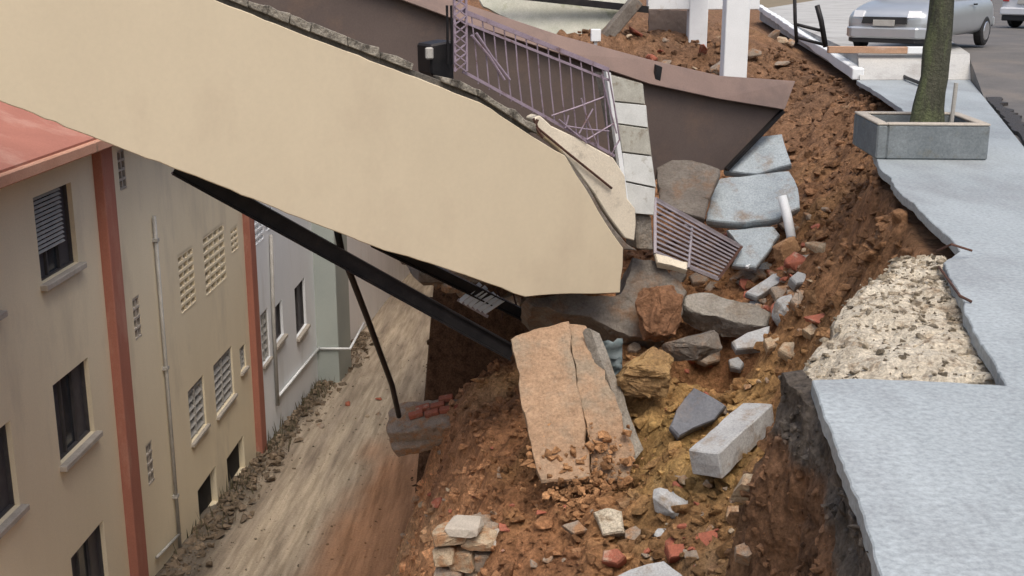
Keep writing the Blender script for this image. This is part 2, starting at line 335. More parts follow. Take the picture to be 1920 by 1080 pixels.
def soil_col(X, Y, Z):
    base = np.stack([np.full_like(X, .30), np.full_like(X, .155), np.full_like(X, .08)], -1)
    def blend(c, w):
        nonlocal base
        w = np.clip(w, 0, 1)[..., None]; base = base*(1-w)+np.array(c)*w
    n = fbm(X*.8, Y*.8, Z*.8, 4); n2 = fbm(X*2.1+9, Y*2.1, Z*2.1, 4)
    blend((.38, .225, .10), n*1.2)
    och = np.exp(-(((X-1.75)/.8)**2+((Y-10.4)/2.2)**2)*1.1)
    blend((.40, .27, .11), och*1.5*(.6+.8*n2))
    blend((.17, .10, .06), och*np.clip(-n*2.2-.25, 0, 1)*.8)
    blend((.30, .24, .17), np.clip((9.6-Y)/1.0, 0, 1)*np.clip(n2*1.8, 0, 1)*np.clip((X-.2)/.4, 0, 1)*.6)
    blend((.20, .085, .048), np.clip(n2*1.6-.35, 0, 1)*.8)
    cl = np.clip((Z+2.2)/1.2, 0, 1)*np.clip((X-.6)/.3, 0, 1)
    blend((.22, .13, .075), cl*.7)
    near = np.clip((5.8-Y)/1.2, 0, 1)*np.clip((X-.2)/.4, 0, 1)
    blend((.20, .115, .068), near*.8)
    blend((.13, .112, .095), near*np.clip((Z+.75)/.3, 0, 1)*.8)
    hollow_shade = np.clip((Y-16.3)/.6, 0, 1)*np.clip((-2.0-Z)/.6, 0, 1)*np.clip((40-Y)/8, 0, 1)
    blend((.085, .055, .04), hollow_shade*.9)  # shade of the hollow under the bridge, painted into the soil colour
    blend((.17, .105, .068), np.clip((Y-16)/5, 0, 1)*np.clip((Z+1.6)/.8, 0, 1)*(.55+.5*n2))
    blend((.47, .40, .28), np.clip(fbm(X*3.1, Y*3.1, Z*3+4, 3)*2.2-1.15, 0, 1)*.7)
    bw_ = np.clip((-3.4-Z)/1.0, 0, 1)*np.clip((16.8-Y)/.8, 0, 1)
    blend((.56, .315, .175), bw_*.85)
    blend((.62, .45, .29), bw_*np.clip(n*1.6, 0, 1)*.75)
    blend((.30, .15, .09), bw_*np.clip(-n2*1.8-.2, 0, 1)*.7)
    return base
def grid(name, xs, ys, fz, fcol, mat, label_kind='structure'):
    X, Y = np.meshgrid(xs, ys); Z = fz(X, Y); nx, ny = len(xs), len(ys)
    V = np.stack([X, Y, Z], -1).reshape(-1, 3); i = np.arange(nx*ny).reshape(ny, nx)
    Fq = np.stack([i[:-1, :-1], i[:-1, 1:], i[1:, 1:], i[1:, :-1]], -1).reshape(-1, 4)
    me = bpy.data.meshes.new(name); me.from_pydata(V.tolist(), [], Fq.tolist())
    if fcol:
        c = fcol(X, Y, Z).reshape(-1, 3); ca = me.color_attributes.new('Col', 'FLOAT_COLOR', 'POINT')
        ca.data.foreach_set('color', np.c_[c, np.ones(len(c))].ravel())
    me.polygons.foreach_set('use_smooth', np.ones(len(me.polygons), bool))
    o = link(name, me, mat); o['kind'] = label_kind; return o
def span(*seg):
    out = [];
    for a, b, s in seg: out += list(np.arange(a, b, s))
    return np.array(out+[seg[-1][1]])
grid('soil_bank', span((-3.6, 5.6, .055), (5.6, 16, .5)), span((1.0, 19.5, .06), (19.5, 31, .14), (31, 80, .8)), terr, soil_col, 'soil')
# steep cut under the near pavement edge, built as its own fine sheet
EP = [at_z(x, y, 0) for x, y in [(1690, 1200), (1658, 1100), (1640, 1040), (1612, 962), (1588, 890), (1562, 822), (1546, 778), (1532, 738), (1516, 735), (1490, 705), (1470, 692)]]
us = np.arange(1.6, 5.16, .025); vs_ = np.concatenate([np.arange(0, 1.2, .025), np.arange(1.2, 2.6, .06)])
U, Vd = np.meshgrid(us, vs_); TX = np.interp(U, [p.y for p in EP], [p.x for p in EP])+.02
Xc = TX-.14*Vd+np.clip(Vd/.15, .25, 1)*(.05*fbm(U*2.2, Vd*1.6, 3., 4)+.045*fbm(U*7, Vd*7, 8., 4)-.05*np.abs(fbm(U*4, Vd*4, 5., 3))+.02)
Xc = np.where(Vd < .02, TX+.10, Xc); Yc = U+.04*fbm(U*6, Vd*6, 11., 3); Zc = -.05-Vd+.03*fbm(U*8, Vd*8, 14., 3)*(Vd > .02)
ny, nx = U.shape; idx = np.arange(nx*ny).reshape(ny, nx)
me = bpy.data.meshes.new('cut_face'); me.from_pydata(np.stack([Xc, Yc, Zc], -1).reshape(-1, 3).tolist(), [], np.stack([idx[:-1, :-1], idx[:-1, 1:], idx[1:, 1:], idx[1:, :-1]], -1).reshape(-1, 4).tolist())
cc = np.ones(U.shape+(3,))*np.array((.23, .13, .075)); nz_ = fbm(U*3, Vd*2, 2., 4)
def bl(c, w_):
    global cc
    w_ = np.clip(w_, 0, 1)[..., None]; cc = cc*(1-w_)+np.array(c)*w_
bl((.15, .14, .125), np.clip((.30+.12*nz_-Vd)/.08, 0, 1)*.9); bl((.33, .18, .10), np.clip(nz_*1.8-.2, 0, 1)*np.clip((Vd-.3)/.2, 0, 1)*.8); bl((.14, .085, .055), np.clip(-nz_*1.8-.2, 0, 1)*.7)
ca = me.color_attributes.new('Col', 'FLOAT_COLOR', 'POINT'); ca.data.foreach_set('color', np.c_[cc.reshape(-1, 3), np.ones(cc.size//3)].ravel())
o = link('cut_face', me, 'soil'); o['kind'] = 'structure'
CUT = (np.stack([Xc, Yc, Zc], -1).reshape(-1, 3), cc.reshape(-1, 3))
# ---------------------------------------------------------------- lower yard
def yard_z(X, Y):
    st = fbm(X*3.0, Y*.16, 2.0, 4); rut = fbm(X*1.3+3, Y*.07, 9.0, 3)
    return ground_z(Y)+.05*st+.07*rut+.02*fbm(X*3, Y*3, 1, 3)+.10*np.clip((X+3.6)/1.5, 0, 1)
def yard_col(X, Y, Z):
    n = fbm(X*3.0, Y*.18, 5.0, 4); n2 = fbm(X*1.1, Y*.5, 6.0, 4)
    c = np.array((.37, .31, .235))+n[..., None]*np.array((.15, .13, .095))
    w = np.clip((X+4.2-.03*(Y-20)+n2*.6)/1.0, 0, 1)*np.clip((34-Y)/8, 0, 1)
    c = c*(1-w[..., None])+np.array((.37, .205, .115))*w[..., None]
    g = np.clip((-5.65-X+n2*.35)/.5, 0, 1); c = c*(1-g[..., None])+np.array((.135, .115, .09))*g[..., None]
    return np.clip(c, .03, .8)
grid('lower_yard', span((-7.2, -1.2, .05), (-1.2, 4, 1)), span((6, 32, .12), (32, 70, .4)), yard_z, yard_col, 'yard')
grid('ground', span((-600, -60, 60), (-60, 60, 10), (60, 600, 60)), span((-300, -20, 40), (-20, 90, 10), (90, 1500, 80)),
     lambda X, Y: np.where(X < 3, -14.5-.02*np.abs(Y), -9.0)+0*X, None, M('far_ground', (.24, .19, .13), (.16, .14, .09), .2, .9, .3, 3, .1))
# ---------------------------------------------------------------- street level: pavement, screed, road
edge = [(1658, 1100), (1640, 1040), (1612, 962), (1588, 890), (1562, 822), (1546, 778), (1532, 738), (1522, 712), (1600, 709), (1720, 713), (1893, 724), (1832, 640), (1806, 562), (1768, 492),
        (1800, 470), (1764, 432), (1696, 368), (1642, 302), (1630, 262), (1650, 234), (1714, 223), (1690, 203), (1650, 176), (1606, 150)]
E3 = [at_z(x, y, 0) for x, y in edge]
pj = jag(jag(E3, .30, .016, 3, closed=False), .05, .005, 4, closed=False)
tail = [Vector((6.0, 20.6, 0)), Vector((7.95, 20.6, 0)), Vector((5.25, 11.9, 0)), Vector((4.6, 4.0, 0)), Vector((4.4, 1.0, 0)), Vector((1.1, 1.0, 0))]
mb = MB(); mb.prism(pj+tail, (0, 0, -.075))
o = mb.build('pavement', 'pavement', loc=(0, 0, 0), bevel=.006); o['kind'] = 'structure'
# broken screed exposed where the paving has sheared off
wp = [(1462, 690), (1490, 662), (1545, 618), (1560, 590), (1602, 552), (1650, 522), (1690, 498), (1768, 486), (1812, 556), (1838, 636), (1892, 722), (1720, 716), (1524, 714), (1512, 745), (1478, 740)]
W3 = jag([at_z(x, y, -.12) for x, y in wp], .08, .03, 5)
Wc = sum(W3, Vector())/len(W3)
bm = bmesh.new(); f = bm.faces.new([bm.verts.new((p.x, p.y, -.12)) for p in W3])
bmesh.ops.triangulate(bm, faces=[f])
for _ in range(4):
    bmesh.ops.subdivide_edges(bm, edges=[e for e in bm.edges if e.calc_length() > .05], cuts=1); bmesh.ops.triangulate(bm, faces=bm.faces)
ed = {v for v in bm.verts if v.is_boundary}
co = np.array([v.co[:] for v in bm.verts]); nz = .05*fbm(co[:, 0]*4, co[:, 1]*4, 3., 4)+.022*fbm(co[:, 0]*16, co[:, 1]*16, 1., 3)
sl = -.30*np.clip((1.95+.12*(co[:, 1]-5)-co[:, 0])/.8, 0, 1)**1.5
for v, a, b in zip(bm.verts, nz, sl): v.co.z = -.085+a+b-(.03 if v in ed else 0)
r_ = bmesh.ops.extrude_edge_only(bm, edges=[e for e in bm.edges if e.is_boundary])
for v in [g for g in r_['geom'] if isinstance(g, bmesh.types.BMVert)]: v.co.z -= .35; v.co.x += random.uniform(0, .08)
me = bpy.data.meshes.new('broken_screed'); bm.to_mesh(me); bm.free()
o = link('broken_screed', me, 'subbase'); o['kind'] = 'structure'
# road and the far street
mb = MB()
rd = [(4.4, -6, -.06), (4.45, 1, -.06), (5.3, 11.9, -.06), (6.9, 17.2, -.06), (8.4, 22, .37), (17, 52, .37), (30, 95, .37), (60, 180, .37), (160, 180, .37), (40, 95, .37), (40, 52, .37), (40, 22, .37), (40, 17.2, -.06), (40, -6, -.06)]
mb.add(rd, [(0, 13, 12, 3, 2, 1), (3, 12, 11, 4), (4, 11, 10, 9, 8, 7, 6, 5)])
for p, q_ in zip(rd[:7], rd[1:8]): mb.add([p, q_, (q_[0], q_[1], q_[2]-.6), (p[0], p[1], p[2]-.6)], [(0, 1, 2, 3)])
o = mb.build('road', 'asphalt', loc=(0, 0, 0)); o['kind'] = 'structure'
mw = M('worn_pavement', (.42, .42, .40), (.35, .355, .35), 1.2, .85, .4, 18, .01, c3=(.28, .27, .25), fine=.1)
mb = MB(); mb.prism(jag([(6.02, 20.55, .012), (7.95, 20.6, .012), (8.2, 21.4, .40), (6.2, 21.4, .40)], .5, .01, 8), (0, 0, -.16))
o = mb.build('driveway_ramp', mw, loc=(0, 0, 0)); o['kind'] = 'structure'
mb = MB(); mb.prism([(6.2, 21.39, .40), (8.2, 21.39, .40), (17, 52, .40), (30, 95, .40), (26, 95, .40), (10.9, 53, .40)], (0, 0, -.45))
o = mb.build('far_pavement', mw, loc=(0, 0, 0)); o['kind'] = 'structure'
# black gutter edge between pavement and road
gp = jag([(4.62, 4.0, .0), (5.3, 11.85, .0), (7.42, 18.8, .0)], .16, .03, 21, closed=False); gq = jag([(4.84, 4.0, .0), (5.52, 11.85, .0), (7.60, 18.8, .0)], .16, .07, 22, closed=False)
mb = MB(); mb.prism([p+Vector((0, 0, -.012)) for p in gp]+[p+Vector((0, 0, -.012)) for p in gq[::-1]], (0, 0, -.08))
o = mb.build('gutter', M('wet_gutter_dirt', (.035, .033, .032), (.06, .052, .045), 6, .6, .9, 20, .03, fine=.2), loc=(0, 0, 0)); o['kind'] = 'structure'
# ---------------------------------------------------------------- apartment facades
B_ = .035; en = Vector((B_, 1, 0)).normalized(); nn = Vector((en.y, -en.x, 0)); F0 = Vector((-6.77, 17.1, 0))
def FP(s, z, d=0.0): return F0+en*s+nn*d+Vector((0, 0, z))
def fsz(px, py, d=0.0):
    p = on_plane(px, py, F0+nn*d, nn); return (p-F0).dot(en), p.z
def facade(s0, s1, z0, z1, ops, depth, d0=0.0):
    S = sorted({s0, s1, *[v for o_ in ops for v in o_[:2]]}); Z = sorted({z0, z1, *[v for o_ in ops for v in o_[2:4]]}); mb = MB()
    for a, b in zip(S, S[1:]):
        for c, d in zip(Z, Z[1:]):
            sm, zm = (a+b)/2, (c+d)/2
            if any(o_[0] < sm < o_[1] and o_[2] < zm < o_[3] for o_ in ops): continue
            mb.add([FP(a, c, d0), FP(b, c, d0), FP(b, d, d0), FP(a, d, d0)], [(0, 1, 2, 3)])
    for a, b, c, d in [o_[:4] for o_ in ops]:
        q = [(a, c), (b, c), (b, d), (a, d)]
        for i in range(4):
            p, r = q[i], q[(i+1) % 4]
            mb.add([FP(*p, d0), FP(*r, d0), FP(*r, d0-depth), FP(*p, d0-depth)], [(0, 1, 2, 3)])
    return mb
def rect(tl, br):
    a, zt = fsz(*tl); b, zb = fsz(*br)
    return a, b, zb, zt
zroof = fsz(82, 296)[1]
s_p1 = fsz(214, 640)[0]; s_p2 = fsz(472, 620)[0]
aw = [rect((60, 372), (146, 488)), rect((100, 722), (179, 812))]
wd = .5*((aw[0][1]-aw[0][0])+(aw[1][1]-aw[1][0])); sA = .5*(aw[0][0]+aw[1][0]); hA = .5*((aw[0][3]-aw[0][2])+(aw[1][3]-aw[1][2]))
aw = [(sA, sA+wd, zt-hA, zt) for zt in (aw[0][3], aw[1][3], 2*aw[1][3]-aw[0][3])]
aw2 = [(a-2.75, b-2.75, c, d) for a, b, c, d in aw]; aw3 = [(a-5.6, b-5.6, c, d) for a, b, c, d in aw]
vents = [rect((219, 285), (238, 350)), rect((248, 563), (266, 628)), rect((273, 838), (290, 898))]
lat = [rect((333, 482), (368, 566)), rect((380, 447), (425, 522)), rect((432, 432), (447, 466))]
lou = [rect((352, 735), (388, 795)), rect((400, 686), (440, 738)), rect((449, 655), (462, 686))]
bas = [rect((374, 968), (412, 985)), rect((428, 905), (462, 905))]
bas = [(a, b, ground_z(17.1+a)-.1, ground_z(17.1+a)+.75) for a, b, c, d in bas]
zlow = -14.0
root = thing('apartment_building', 'cream apartment building with salmon pillars and eave beside the muddy yard', 'building', FP(0, zlow))
ops = aw+aw2+aw3+vents+lat+lou+bas
facade(-9.5, s_p2+.22, zlow, zroof, ops, .16).build('wall', 'wall', root)
mb = MB(); mb.box(FP((-9.5+s_p2)/2, (zlow+zroof)/2, -4.2), en*((s_p2+9.7)/2), nn*3.95, Vector((0, 0, (zroof-zlow)/2-.02)))
mb.build('inner_core', 'void', root)
mb = MB(); mb.box(FP(-9.0, (zlow+4.6)/2, -2.6), en*1.8, nn*2.62, Vector((0, 0, (4.6-zlow)/2))); mb.build('stair_tower', 'wall', root)
for sp, top in ((s_p1, zroof-.0), (s_p2, zroof-.0)):
    mb = MB(); mb.box(FP(sp, (zlow+top)/2, .06), en*.24, nn*.10, Vector((0, 0, (top-zlow)/2-.01))); mb.build('pillar', 'salmon', root, bevel=.015)
# roof: gutter-like fascia, overhang and shallow slope
eL, eR = -7.1, s_p2+.6
rf = MB(); rf.add([FP(eL, zroof+.22, .55), FP(eR, zroof+.22, .55), FP(eR, zroof+1.9, -4.2), FP(eL, zroof+1.9, -4.2), FP(eL, zroof+.16, .55), FP(eR, zroof+.16, .55), FP(eR, zroof+1.8, -4.2), FP(eL, zroof+1.8, -4.2)],
       [(0, 1, 2, 3), (7, 6, 5, 4), (0, 4, 5, 1), (3, 2, 6, 7), (0, 3, 7, 4), (1, 5, 6, 2)])
rf = rf.build('roof', 'salmon', root)
mb = MB(); mb.box(FP((eL+eR)/2, zroof+.10, .36), en*((eR-eL)/2), nn*.26, Vector((0, 0, .085))); mb.build('fascia', 'fascia', rf, bevel=.02)
def dark_window(o_, panes, mesh=False):
    a, b, c, d = o_; fr = MB(); t = .035; dd = -.11
    for (p, q, wd_) in (((a, c), (b, c), t), ((a, d), (b, d), t), ((a, c), (a, d), t), ((b, c), (b, d), t)):
        fr.beam(FP(*p, dd), FP(*q, dd), .05, 2*t, nn)
    for k in range(1, panes): fr.beam(FP(a+(b-a)*k/panes, c, dd), FP(a+(b-a)*k/panes, d, dd), .05, .045, nn)
    wn = fr.build('window', 'frame', root)
    for k in range(panes):
        p, q = a+(b-a)*k/panes, a+(b-a)*(k+1)/panes
        m_ = MB(); m_.box(FP((p+q)/2, (c+d)/2, dd-.03), en*((q-p)/2), nn*.008, Vector((0, 0, (d-c)/2)))
        m_.build('pane', 'panel' if (k+panes) % 2 else 'glass', wn)
    if mesh:
        for k in range(13):
            z = d-.05-(d-c)*.68*k/13; m_ = MB(); m_.box(FP(a+(b-a)*.42, z, dd+.035), en*((b-a)*.38), nn*.018+Vector((0, 0, -.014)), (nn*.5+Vector((0, 0, .6))).normalized()*.004); m_.build('shutter_slat', 'louvre', wn)
    m_ = MB(); m_.box(FP((a+b)/2, c-.05, -.02), en*((b-a)/2+.06), nn*.13, Vector((0, 0, .045))); m_.build('sill', 'sill', wn, bevel=.01)
for k, o_ in enumerate(aw): dark_window(o_, 3, k == 0)
for o_ in aw2+aw3: dark_window(o_, 2)
def lattice(o_, nc, nr, mat, rt, par):
    a, b, c, d = o_; m_ = MB(); m_.box(FP((a+b)/2, (c+d)/2, -.15), en*((b-a)/2), nn*.01, Vector((0, 0, (d-c)/2)))
    wn = m_.build('window', 'void', par)
    for k in range(nr+1):
        z = c+(d-c)*k/nr; q = MB(); q.beam(FP(a, z, -.06), FP(b, z, -.06), .12, rt); q.build('slat', mat, wn)
    q = MB()
    for k in range(nc+1): s = a+(b-a)*k/nc; q.beam(FP(s, c, -.063), FP(s, d, -.063), rt, .11, nn)
    q.build('mullion', mat, wn)
    return wn
lattice(lat[0], 3, 7, 'wall', .055, root); lattice(lat[1], 4, 7, 'wall', .055, root); lattice(lat[2], 2, 4, 'wall', .05, root)
for v in vents: lattice(v, 2, 4, 'sill', .04, root)
def louvre(o_, nr, par, mat='louvre'):
    a, b, c, d = o_; m_ = MB(); m_.box(FP((a+b)/2, (c+d)/2, -.155), en*((b-a)/2), nn*.008, Vector((0, 0, (d-c)/2))); wn = m_.build('window', 'glass', par)
    for k in range(nr):
        z = c+(d-c)*(k+.5)/nr; q = MB(); q.box(FP((a+b)/2, z, -.1), en*((b-a)/2*.96), nn*.045+Vector((0, 0, -.05)), (nn*.3+Vector((0, 0, .3))).normalized()*.006); q.build('slat', mat, wn)
    q = MB(); q.box(FP((a+b)/2, c-.035, -.03), en*((b-a)/2+.04), nn*.10, Vector((0, 0, .03))); q.build('sill', 'sill', wn)
    for p in (a, b, (a+b)/2):
        q = MB(); q.beam(FP(p, c, -.07), FP(p, d, -.07), .03, .06, nn); q.build('frame_bar', mat, wn)
for o_, n_ in zip(lou, (6, 7, 5)): louvre(o_, n_, root)
for o_ in bas:
    m_ = MB(); m_.box(FP((o_[0]+o_[1])/2, (o_[2]+o_[3])/2, -.15), en*((o_[1]-o_[0])/2), nn*.01, Vector((0, 0, (o_[3]-o_[2])/2))); m_.build('basement_opening', 'void', root)
q = MB(); q.tube([FP(*fsz(283, 405), .06), FP(*fsz(305, 680), .06), FP(*fsz(335, 1062), .06)], .035, 8); dp = q.build('downpipe', 'pipe', root, smooth=True)
for yy, xx in ((450, 287), (690, 306), (930, 325)):
    q = MB(); q.box(FP(*fsz(xx, yy), .05), en*.06, nn*.05, Vector((0, 0, .03))); q.build('pipe_clamp', 'pipe', dp)
q = MB(); q.tube([FP(*fsz(288, 1045), .06), FP(*fsz(332, 1000), .06)], .03, 8); q.build('side_pipe', 'pipe', root, smooth=True)
# white building further along
s_w0 = s_p2+.24; s_w1 = fsz(592, 600)[0]; s_we = 62
wroot = thing('white_building', 'white building with grey stair shaft beyond the salmon pillar', 'building', FP(s_w0, zlow-2))
ww = [rect((488, 592), (507, 668)), rect((511, 582), (532, 626)), rect((552, 542), (575, 608)), rect((474, 400), (495, 448)), rect((497, 395), (512, 425))]
wl = [(p, q_, c, d) for p, q_, c, d in ww]
s_t1 = s_w1+2.2
ww.append((s_t1+.5, s_t1+2.0, fsz(640, 568)[1], fsz(640, 492)[1]))
facade(s_w0, s_we, zlow-2, zroof+.2, ww, .16).build('wall', 'white_wall', wroot)
mb = MB(); mb.box(FP((s_w0+s_we)/2, zlow/2-1.5, -4.2), en*((s_we-s_w0)/2-.05), nn*3.9, Vector((0, 0, (zroof-zlow)/2))); mb.build('inner_core', 'void', wroot)
mb = MB(); mb.box(FP(s_w1+1.1, (zlow-2+zroof)/2, .33), en*1.1, nn*.35, Vector((0, 0, (zroof-zlow+2)/2))); mb.build('stair_shaft', 'green_grey', wroot, bevel=.02)
louvre(ww[0], 6, wroot); dark_root = root; root = wroot
dark_window(ww[1], 2); dark_window(ww[2], 2); dark_window(ww[5], 2); root = dark_root
lattice(ww[3], 3, 5, 'white_wall', .06, wroot); lattice(ww[4], 2, 3, 'white_wall', .06, wroot)
def fpipe(pts, r, par, mat='pipe', name='pipe'):
    q = MB(); q.tube([FP(*fsz(x, y), .07) for x, y in pts], r, 8); return q.build(name, mat, par, smooth=True)
fpipe([(503, 440), (508, 600), (516, 760)], .05, wroot); fpipe([(518, 742), (596, 650)], .04, wroot, 'white_paint')
q = MB(); q.tube([FP(s_w1-.05, fsz(596, 650)[1], .1), FP(s_w1-.05, fsz(596, 650)[1], 1.05), FP(s_w1+2.5, fsz(596, 650)[1]+.1, 1.1)], .04, 8); q.build('pipe', 'white_paint', wroot, smooth=True)
mb = MB(); mb.box(FP((s_w0+s_we)/2, zroof+.35, -3.8), en*((s_we-s_w0)/2), nn*4.1, Vector((0, 0, .15))); mb.build('roof', 'fascia', wroot)
# far end of the yard: retaining wall with stacked sheets
mb = MB(); mb.prism([(-7, 62, -15), (4, 62, -15), (4, 62, -4), (-7, 62, -5)], (0, .5, 0)); o = tag(mb.build('retaining_wall', 'concrete'), 'grey retaining wall closing the far end of the yard', 'wall')
# ---------------------------------------------------------------- collapsed footbridge
BR = Vector((1.2, 12.5, 0)); bu = Vector((.913, .408, 0)).normalized(); bn = Vector((bu.y, -bu.x, 0))   # bn faces the viewer
def bp(px, py, off=0.0): return on_plane(px, py, BR-bn*off, bn)
def bpoly(pix, off): return [bp(x, y, off) for x, y in pix]
bridge = thing('footbridge', 'collapsed cream footbridge with brown far parapet sloping down to the broken pavement', 'footbridge', bp(985, 556))
topline = [(-800, -464), (-300, -271), (120, -109), (408, 2), (560, 62), (760, 138), (900, 192), (1000, 257), (1060, 292)]
near = topline+[(1082, 330), (1100, 356), (1122, 396), (1150, 440), (1169, 466), (1168, 500), (1163, 549), (1070, 551), (985, 557), (850, 509), (700, 462), (560, 408), (390, 340), (185, 262), (0, 190), (-300, 75), (-800, -118)]
r0 = random.Random(4); nj = []
for i, (x, y) in enumerate(near):
    nx, ny = near[(i+1) % len(near)]; k = max(1, int(math.hypot(nx-x, ny-y)/22)) if -100 < x < 1200 else 1
    for j in range(k): nj.append((x+(nx-x)*j/k+(r0.uniform(-1.4, 1.4) if j else 0), y+(ny-y)*j/k+(r0.uniform(-1.4, 1.4) if j else 0)))
mb = MB(); mb.prism(bpoly(nj, 0), -bn*.16); npar = mb.build('near_parapet', 'yellow', bridge, bevel=.008)
# coping along the top: a dark mouldy course and broken pale pieces
def strip(name, a, b, h0, h1, off, th, mat, par, jitter=1.5):
    """pieces between picture columns on the parapet's own plane, h0..h1 px above its top edge"""
    (x0, y0), (x1, y1) = a, b
    pts = [(x0, y0-h0), (x1, y1-h0), (x1+r0.uniform(-jitter, jitter), y1-h1+r0.uniform(-jitter, jitter)), ((x0+x1)/2, (y0+y1)/2-h1+r0.uniform(-jitter, jitter)), (x0+r0.uniform(-jitter, jitter), y0-h1+r0.uniform(-jitter, jitter))]
    m_ = MB(); m_.prism(bpoly(pts, off), -bn*th); return m_.build(name, mat, par, bevel=.006)
def tl(x):
    for (a, b), (c, d) in zip(topline, topline[1:]):
        if a <= x <= c: return b+(d-b)*(x-a)/(c-a)
    return topline[-1][1]
x = -700
while x < 990:
    n_ = min(995, x+r0.uniform(60, 130)*(2 if x < 300 else 1))
    strip('mould_course', (x, tl(x)), (n_, tl(n_)), -3, 13+(4 if x < 700 else 0), .04, .14, 'mould', npar, 1.5); x = n_-1
x = -700
while x < 1000:
    n_ = min(1012, x+r0.uniform(35, 75)*(2 if x < 300 else 1)); h = max(0, 29-max(0, x-880)*.05)
    if r0.random() > .06: strip('coping', (x, tl(x)), (n_-r0.uniform(0, 3), tl(n_)), 11, h+r0.uniform(-5, 4), -.02+r0.uniform(-.015, .015), .24, 'coping', bridge, 4)
    x = n_
# pale broken end of the parapet
pale = [(1000, 222), (1012, 216), (1034, 236), (1080, 258), (1150, 296), (1172, 330), (1176, 372), (1192, 392), (1193, 420), (1190, 452), (1172, 447), (1140, 405), (1112, 360), (1078, 315), (1045, 275), (1010, 248)]
mb = MB(); mb.prism(bpoly(pale, .10), -bn*.2); ep = mb.build('parapet_end', 'cream', bridge, bevel=.012)
mb = MB(); mb.tube([bp(1000, 222, .06), bp(1008, 240, .05), bp(1060, 283, .06), bp(1147, 353, .07)], .014, 6); mb.build('bent_bar', 'rust', ep)
mb = MB(); mb.tube([bp(1008, 224, .03), bp(1003, 238, .03), bp(1018, 258, .03)], .016, 6); mb.build('bent_bar', 'rust', ep)
# exposed ragged break along the curved edge
brk = [(1058, 292), (1082, 322), (1104, 352), (1126, 392), (1152, 430), (1176, 458), (1196, 470), (1168, 468), (1148, 446), (1120, 400), (1098, 360), (1080, 334)]
mb = MB(); mb.prism(bpoly(brk, .03), -bn*.12); mb.build('broken_edge', 'dark_concrete', bridge, bevel=.01)
# deck between the parapets
D0, D1 = bp(1150, 470, .16), bp(-800, -200, .16)
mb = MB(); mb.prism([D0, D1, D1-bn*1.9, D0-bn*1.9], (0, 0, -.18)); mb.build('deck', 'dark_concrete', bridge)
# far parapet
FO = 2.0
def fb(px, py, off=0.0): return on_plane(px, py, BR-bn*(FO+off), bn)
rl = [(-760, -640), (400, -141), (560, -72), (840, 32), (1050, 101), (1220, 158), (1350, 186), (1472, 206)]      # lower edge of the rim
ru = [(1490, 150), (1478, 168), (1300, 130), (1150, 96), (1000, 50), (850, -2), (560, -118), (400, -184), (-760, -690)]
mb = MB()
wl = [(x, y-4) for x, y in rl]+[(1474, 200), (1420, 262), (1366, 318), (1240, 330), (1100, 420), (-760, -140)]
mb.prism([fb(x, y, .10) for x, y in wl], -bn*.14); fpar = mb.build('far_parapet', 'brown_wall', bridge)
q = MB(); lo = [fb(x, y, -.02) for x, y in rl]
up = [fb(x, y, .16) for x, y in [(-760, -690), (400, -184), (560, -116), (840, -4), (1050, 66), (1220, 112), (1350, 142), (1492, 152)]]
n_ = len(lo); q.add(lo+up+[p-bn*.26+Vector((0, 0, -.02)) for p in up]+[p-bn*.30 for p in lo],
      [(i, i+1, n_+i+1, n_+i) for i in range(n_-1)]+[(n_+i, n_+i+1, 2*n_+i+1, 2*n_+i) for i in range(n_-1)]+[(2*n_+i, 2*n_+i+1, 3*n_+i+1, 3*n_+i) for i in range(n_-1)]+[(3*n_+i, 3*n_+i+1, i+1, i) for i in range(n_-1)]+[(0, n_, 2*n_, 3*n_), (n_-1, 4*n_-1, 3*n_-1, 2*n_-1)])
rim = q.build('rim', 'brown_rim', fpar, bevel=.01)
mb = MB(); mb.prism([fb(x, y, .02) for x, y in [(1231, 122), (1242, 126), (1238, 152), (1229, 148)]], -bn*.05+Vector((0, 0, .01))); mb.build('bracket', 'black_metal', rim)
mb = MB(); mb.beam(fb(1468, 208, .06), fb(1362, 318, .06), .05, .06, bn); mb.build('edge_angle', 'black_metal', fpar)
# railing on the near parapet
rail = MB(); RO = .12
rail.beam(bp(866, 20, RO), bp(1141, 131, RO), .03, .045); rail.beam(bp(866, 40, RO), bp(1141, 150, RO), .02, .025)
rail = rail.build('railing', 'lilac', bridge)
def rbot(x): return 138+(x-868)*.528 if x < 1010 else 213+(x-1010)*.56
for k in range(13):
    xt = 884+k*20.5; xb = xt+13; yt = 26+(xt-868)*.404
    q = MB(); q.tube([bp(xt, yt, RO), bp((xt+xb)/2+r0.uniform(-2, 2), (yt+rbot(xb))/2, RO+r0.uniform(-.02, .02)), bp(xb, rbot(xb)+4, RO)], .008, 5); q.build('bar', 'lilac', rail)
q = MB(); q.beam(bp(868, 134, RO), bp(1010, 212, RO), .025, .03); q.build('bottom_rail', 'lilac', rail)
q = MB(); q.beam(bp(1010, 212, RO), bp(1152, 292, RO), .025, .03); q.build('bottom_rail', 'lilac', rail)
for a, b in (((884, 66), (946, 150)), ((893, 62), (956, 150)), ((1034, 217), (1132, 182)), ((1128, 140), (1156, 250)), ((1140, 132), (1162, 262)), ((1100, 262), (1150, 232)), ((1162, 262), (1146, 292)), ((1060, 236), (1142, 246)), ((1048, 224), (1100, 268)), ((1090, 184), (1120, 272)), ((1112, 204), (1086, 250)), ((1066, 216), (1060, 240))):
    q = MB(); q.tube([bp(*a, RO-.03), bp((a[0]+b[0])/2+r0.uniform(-3, 3), (a[1]+b[1])/2+r0.uniform(-2, 2), RO-.03), bp(*b, RO-.03)], .009 if a[0] > 1000 else .014, 6); q.build('brace', 'lilac', rail)
po = MB()
for xo in (851, 873): po.beam(bp(xo, -60, RO-.04), bp(xo+2, 133, RO-.04), .022, .022, bn)
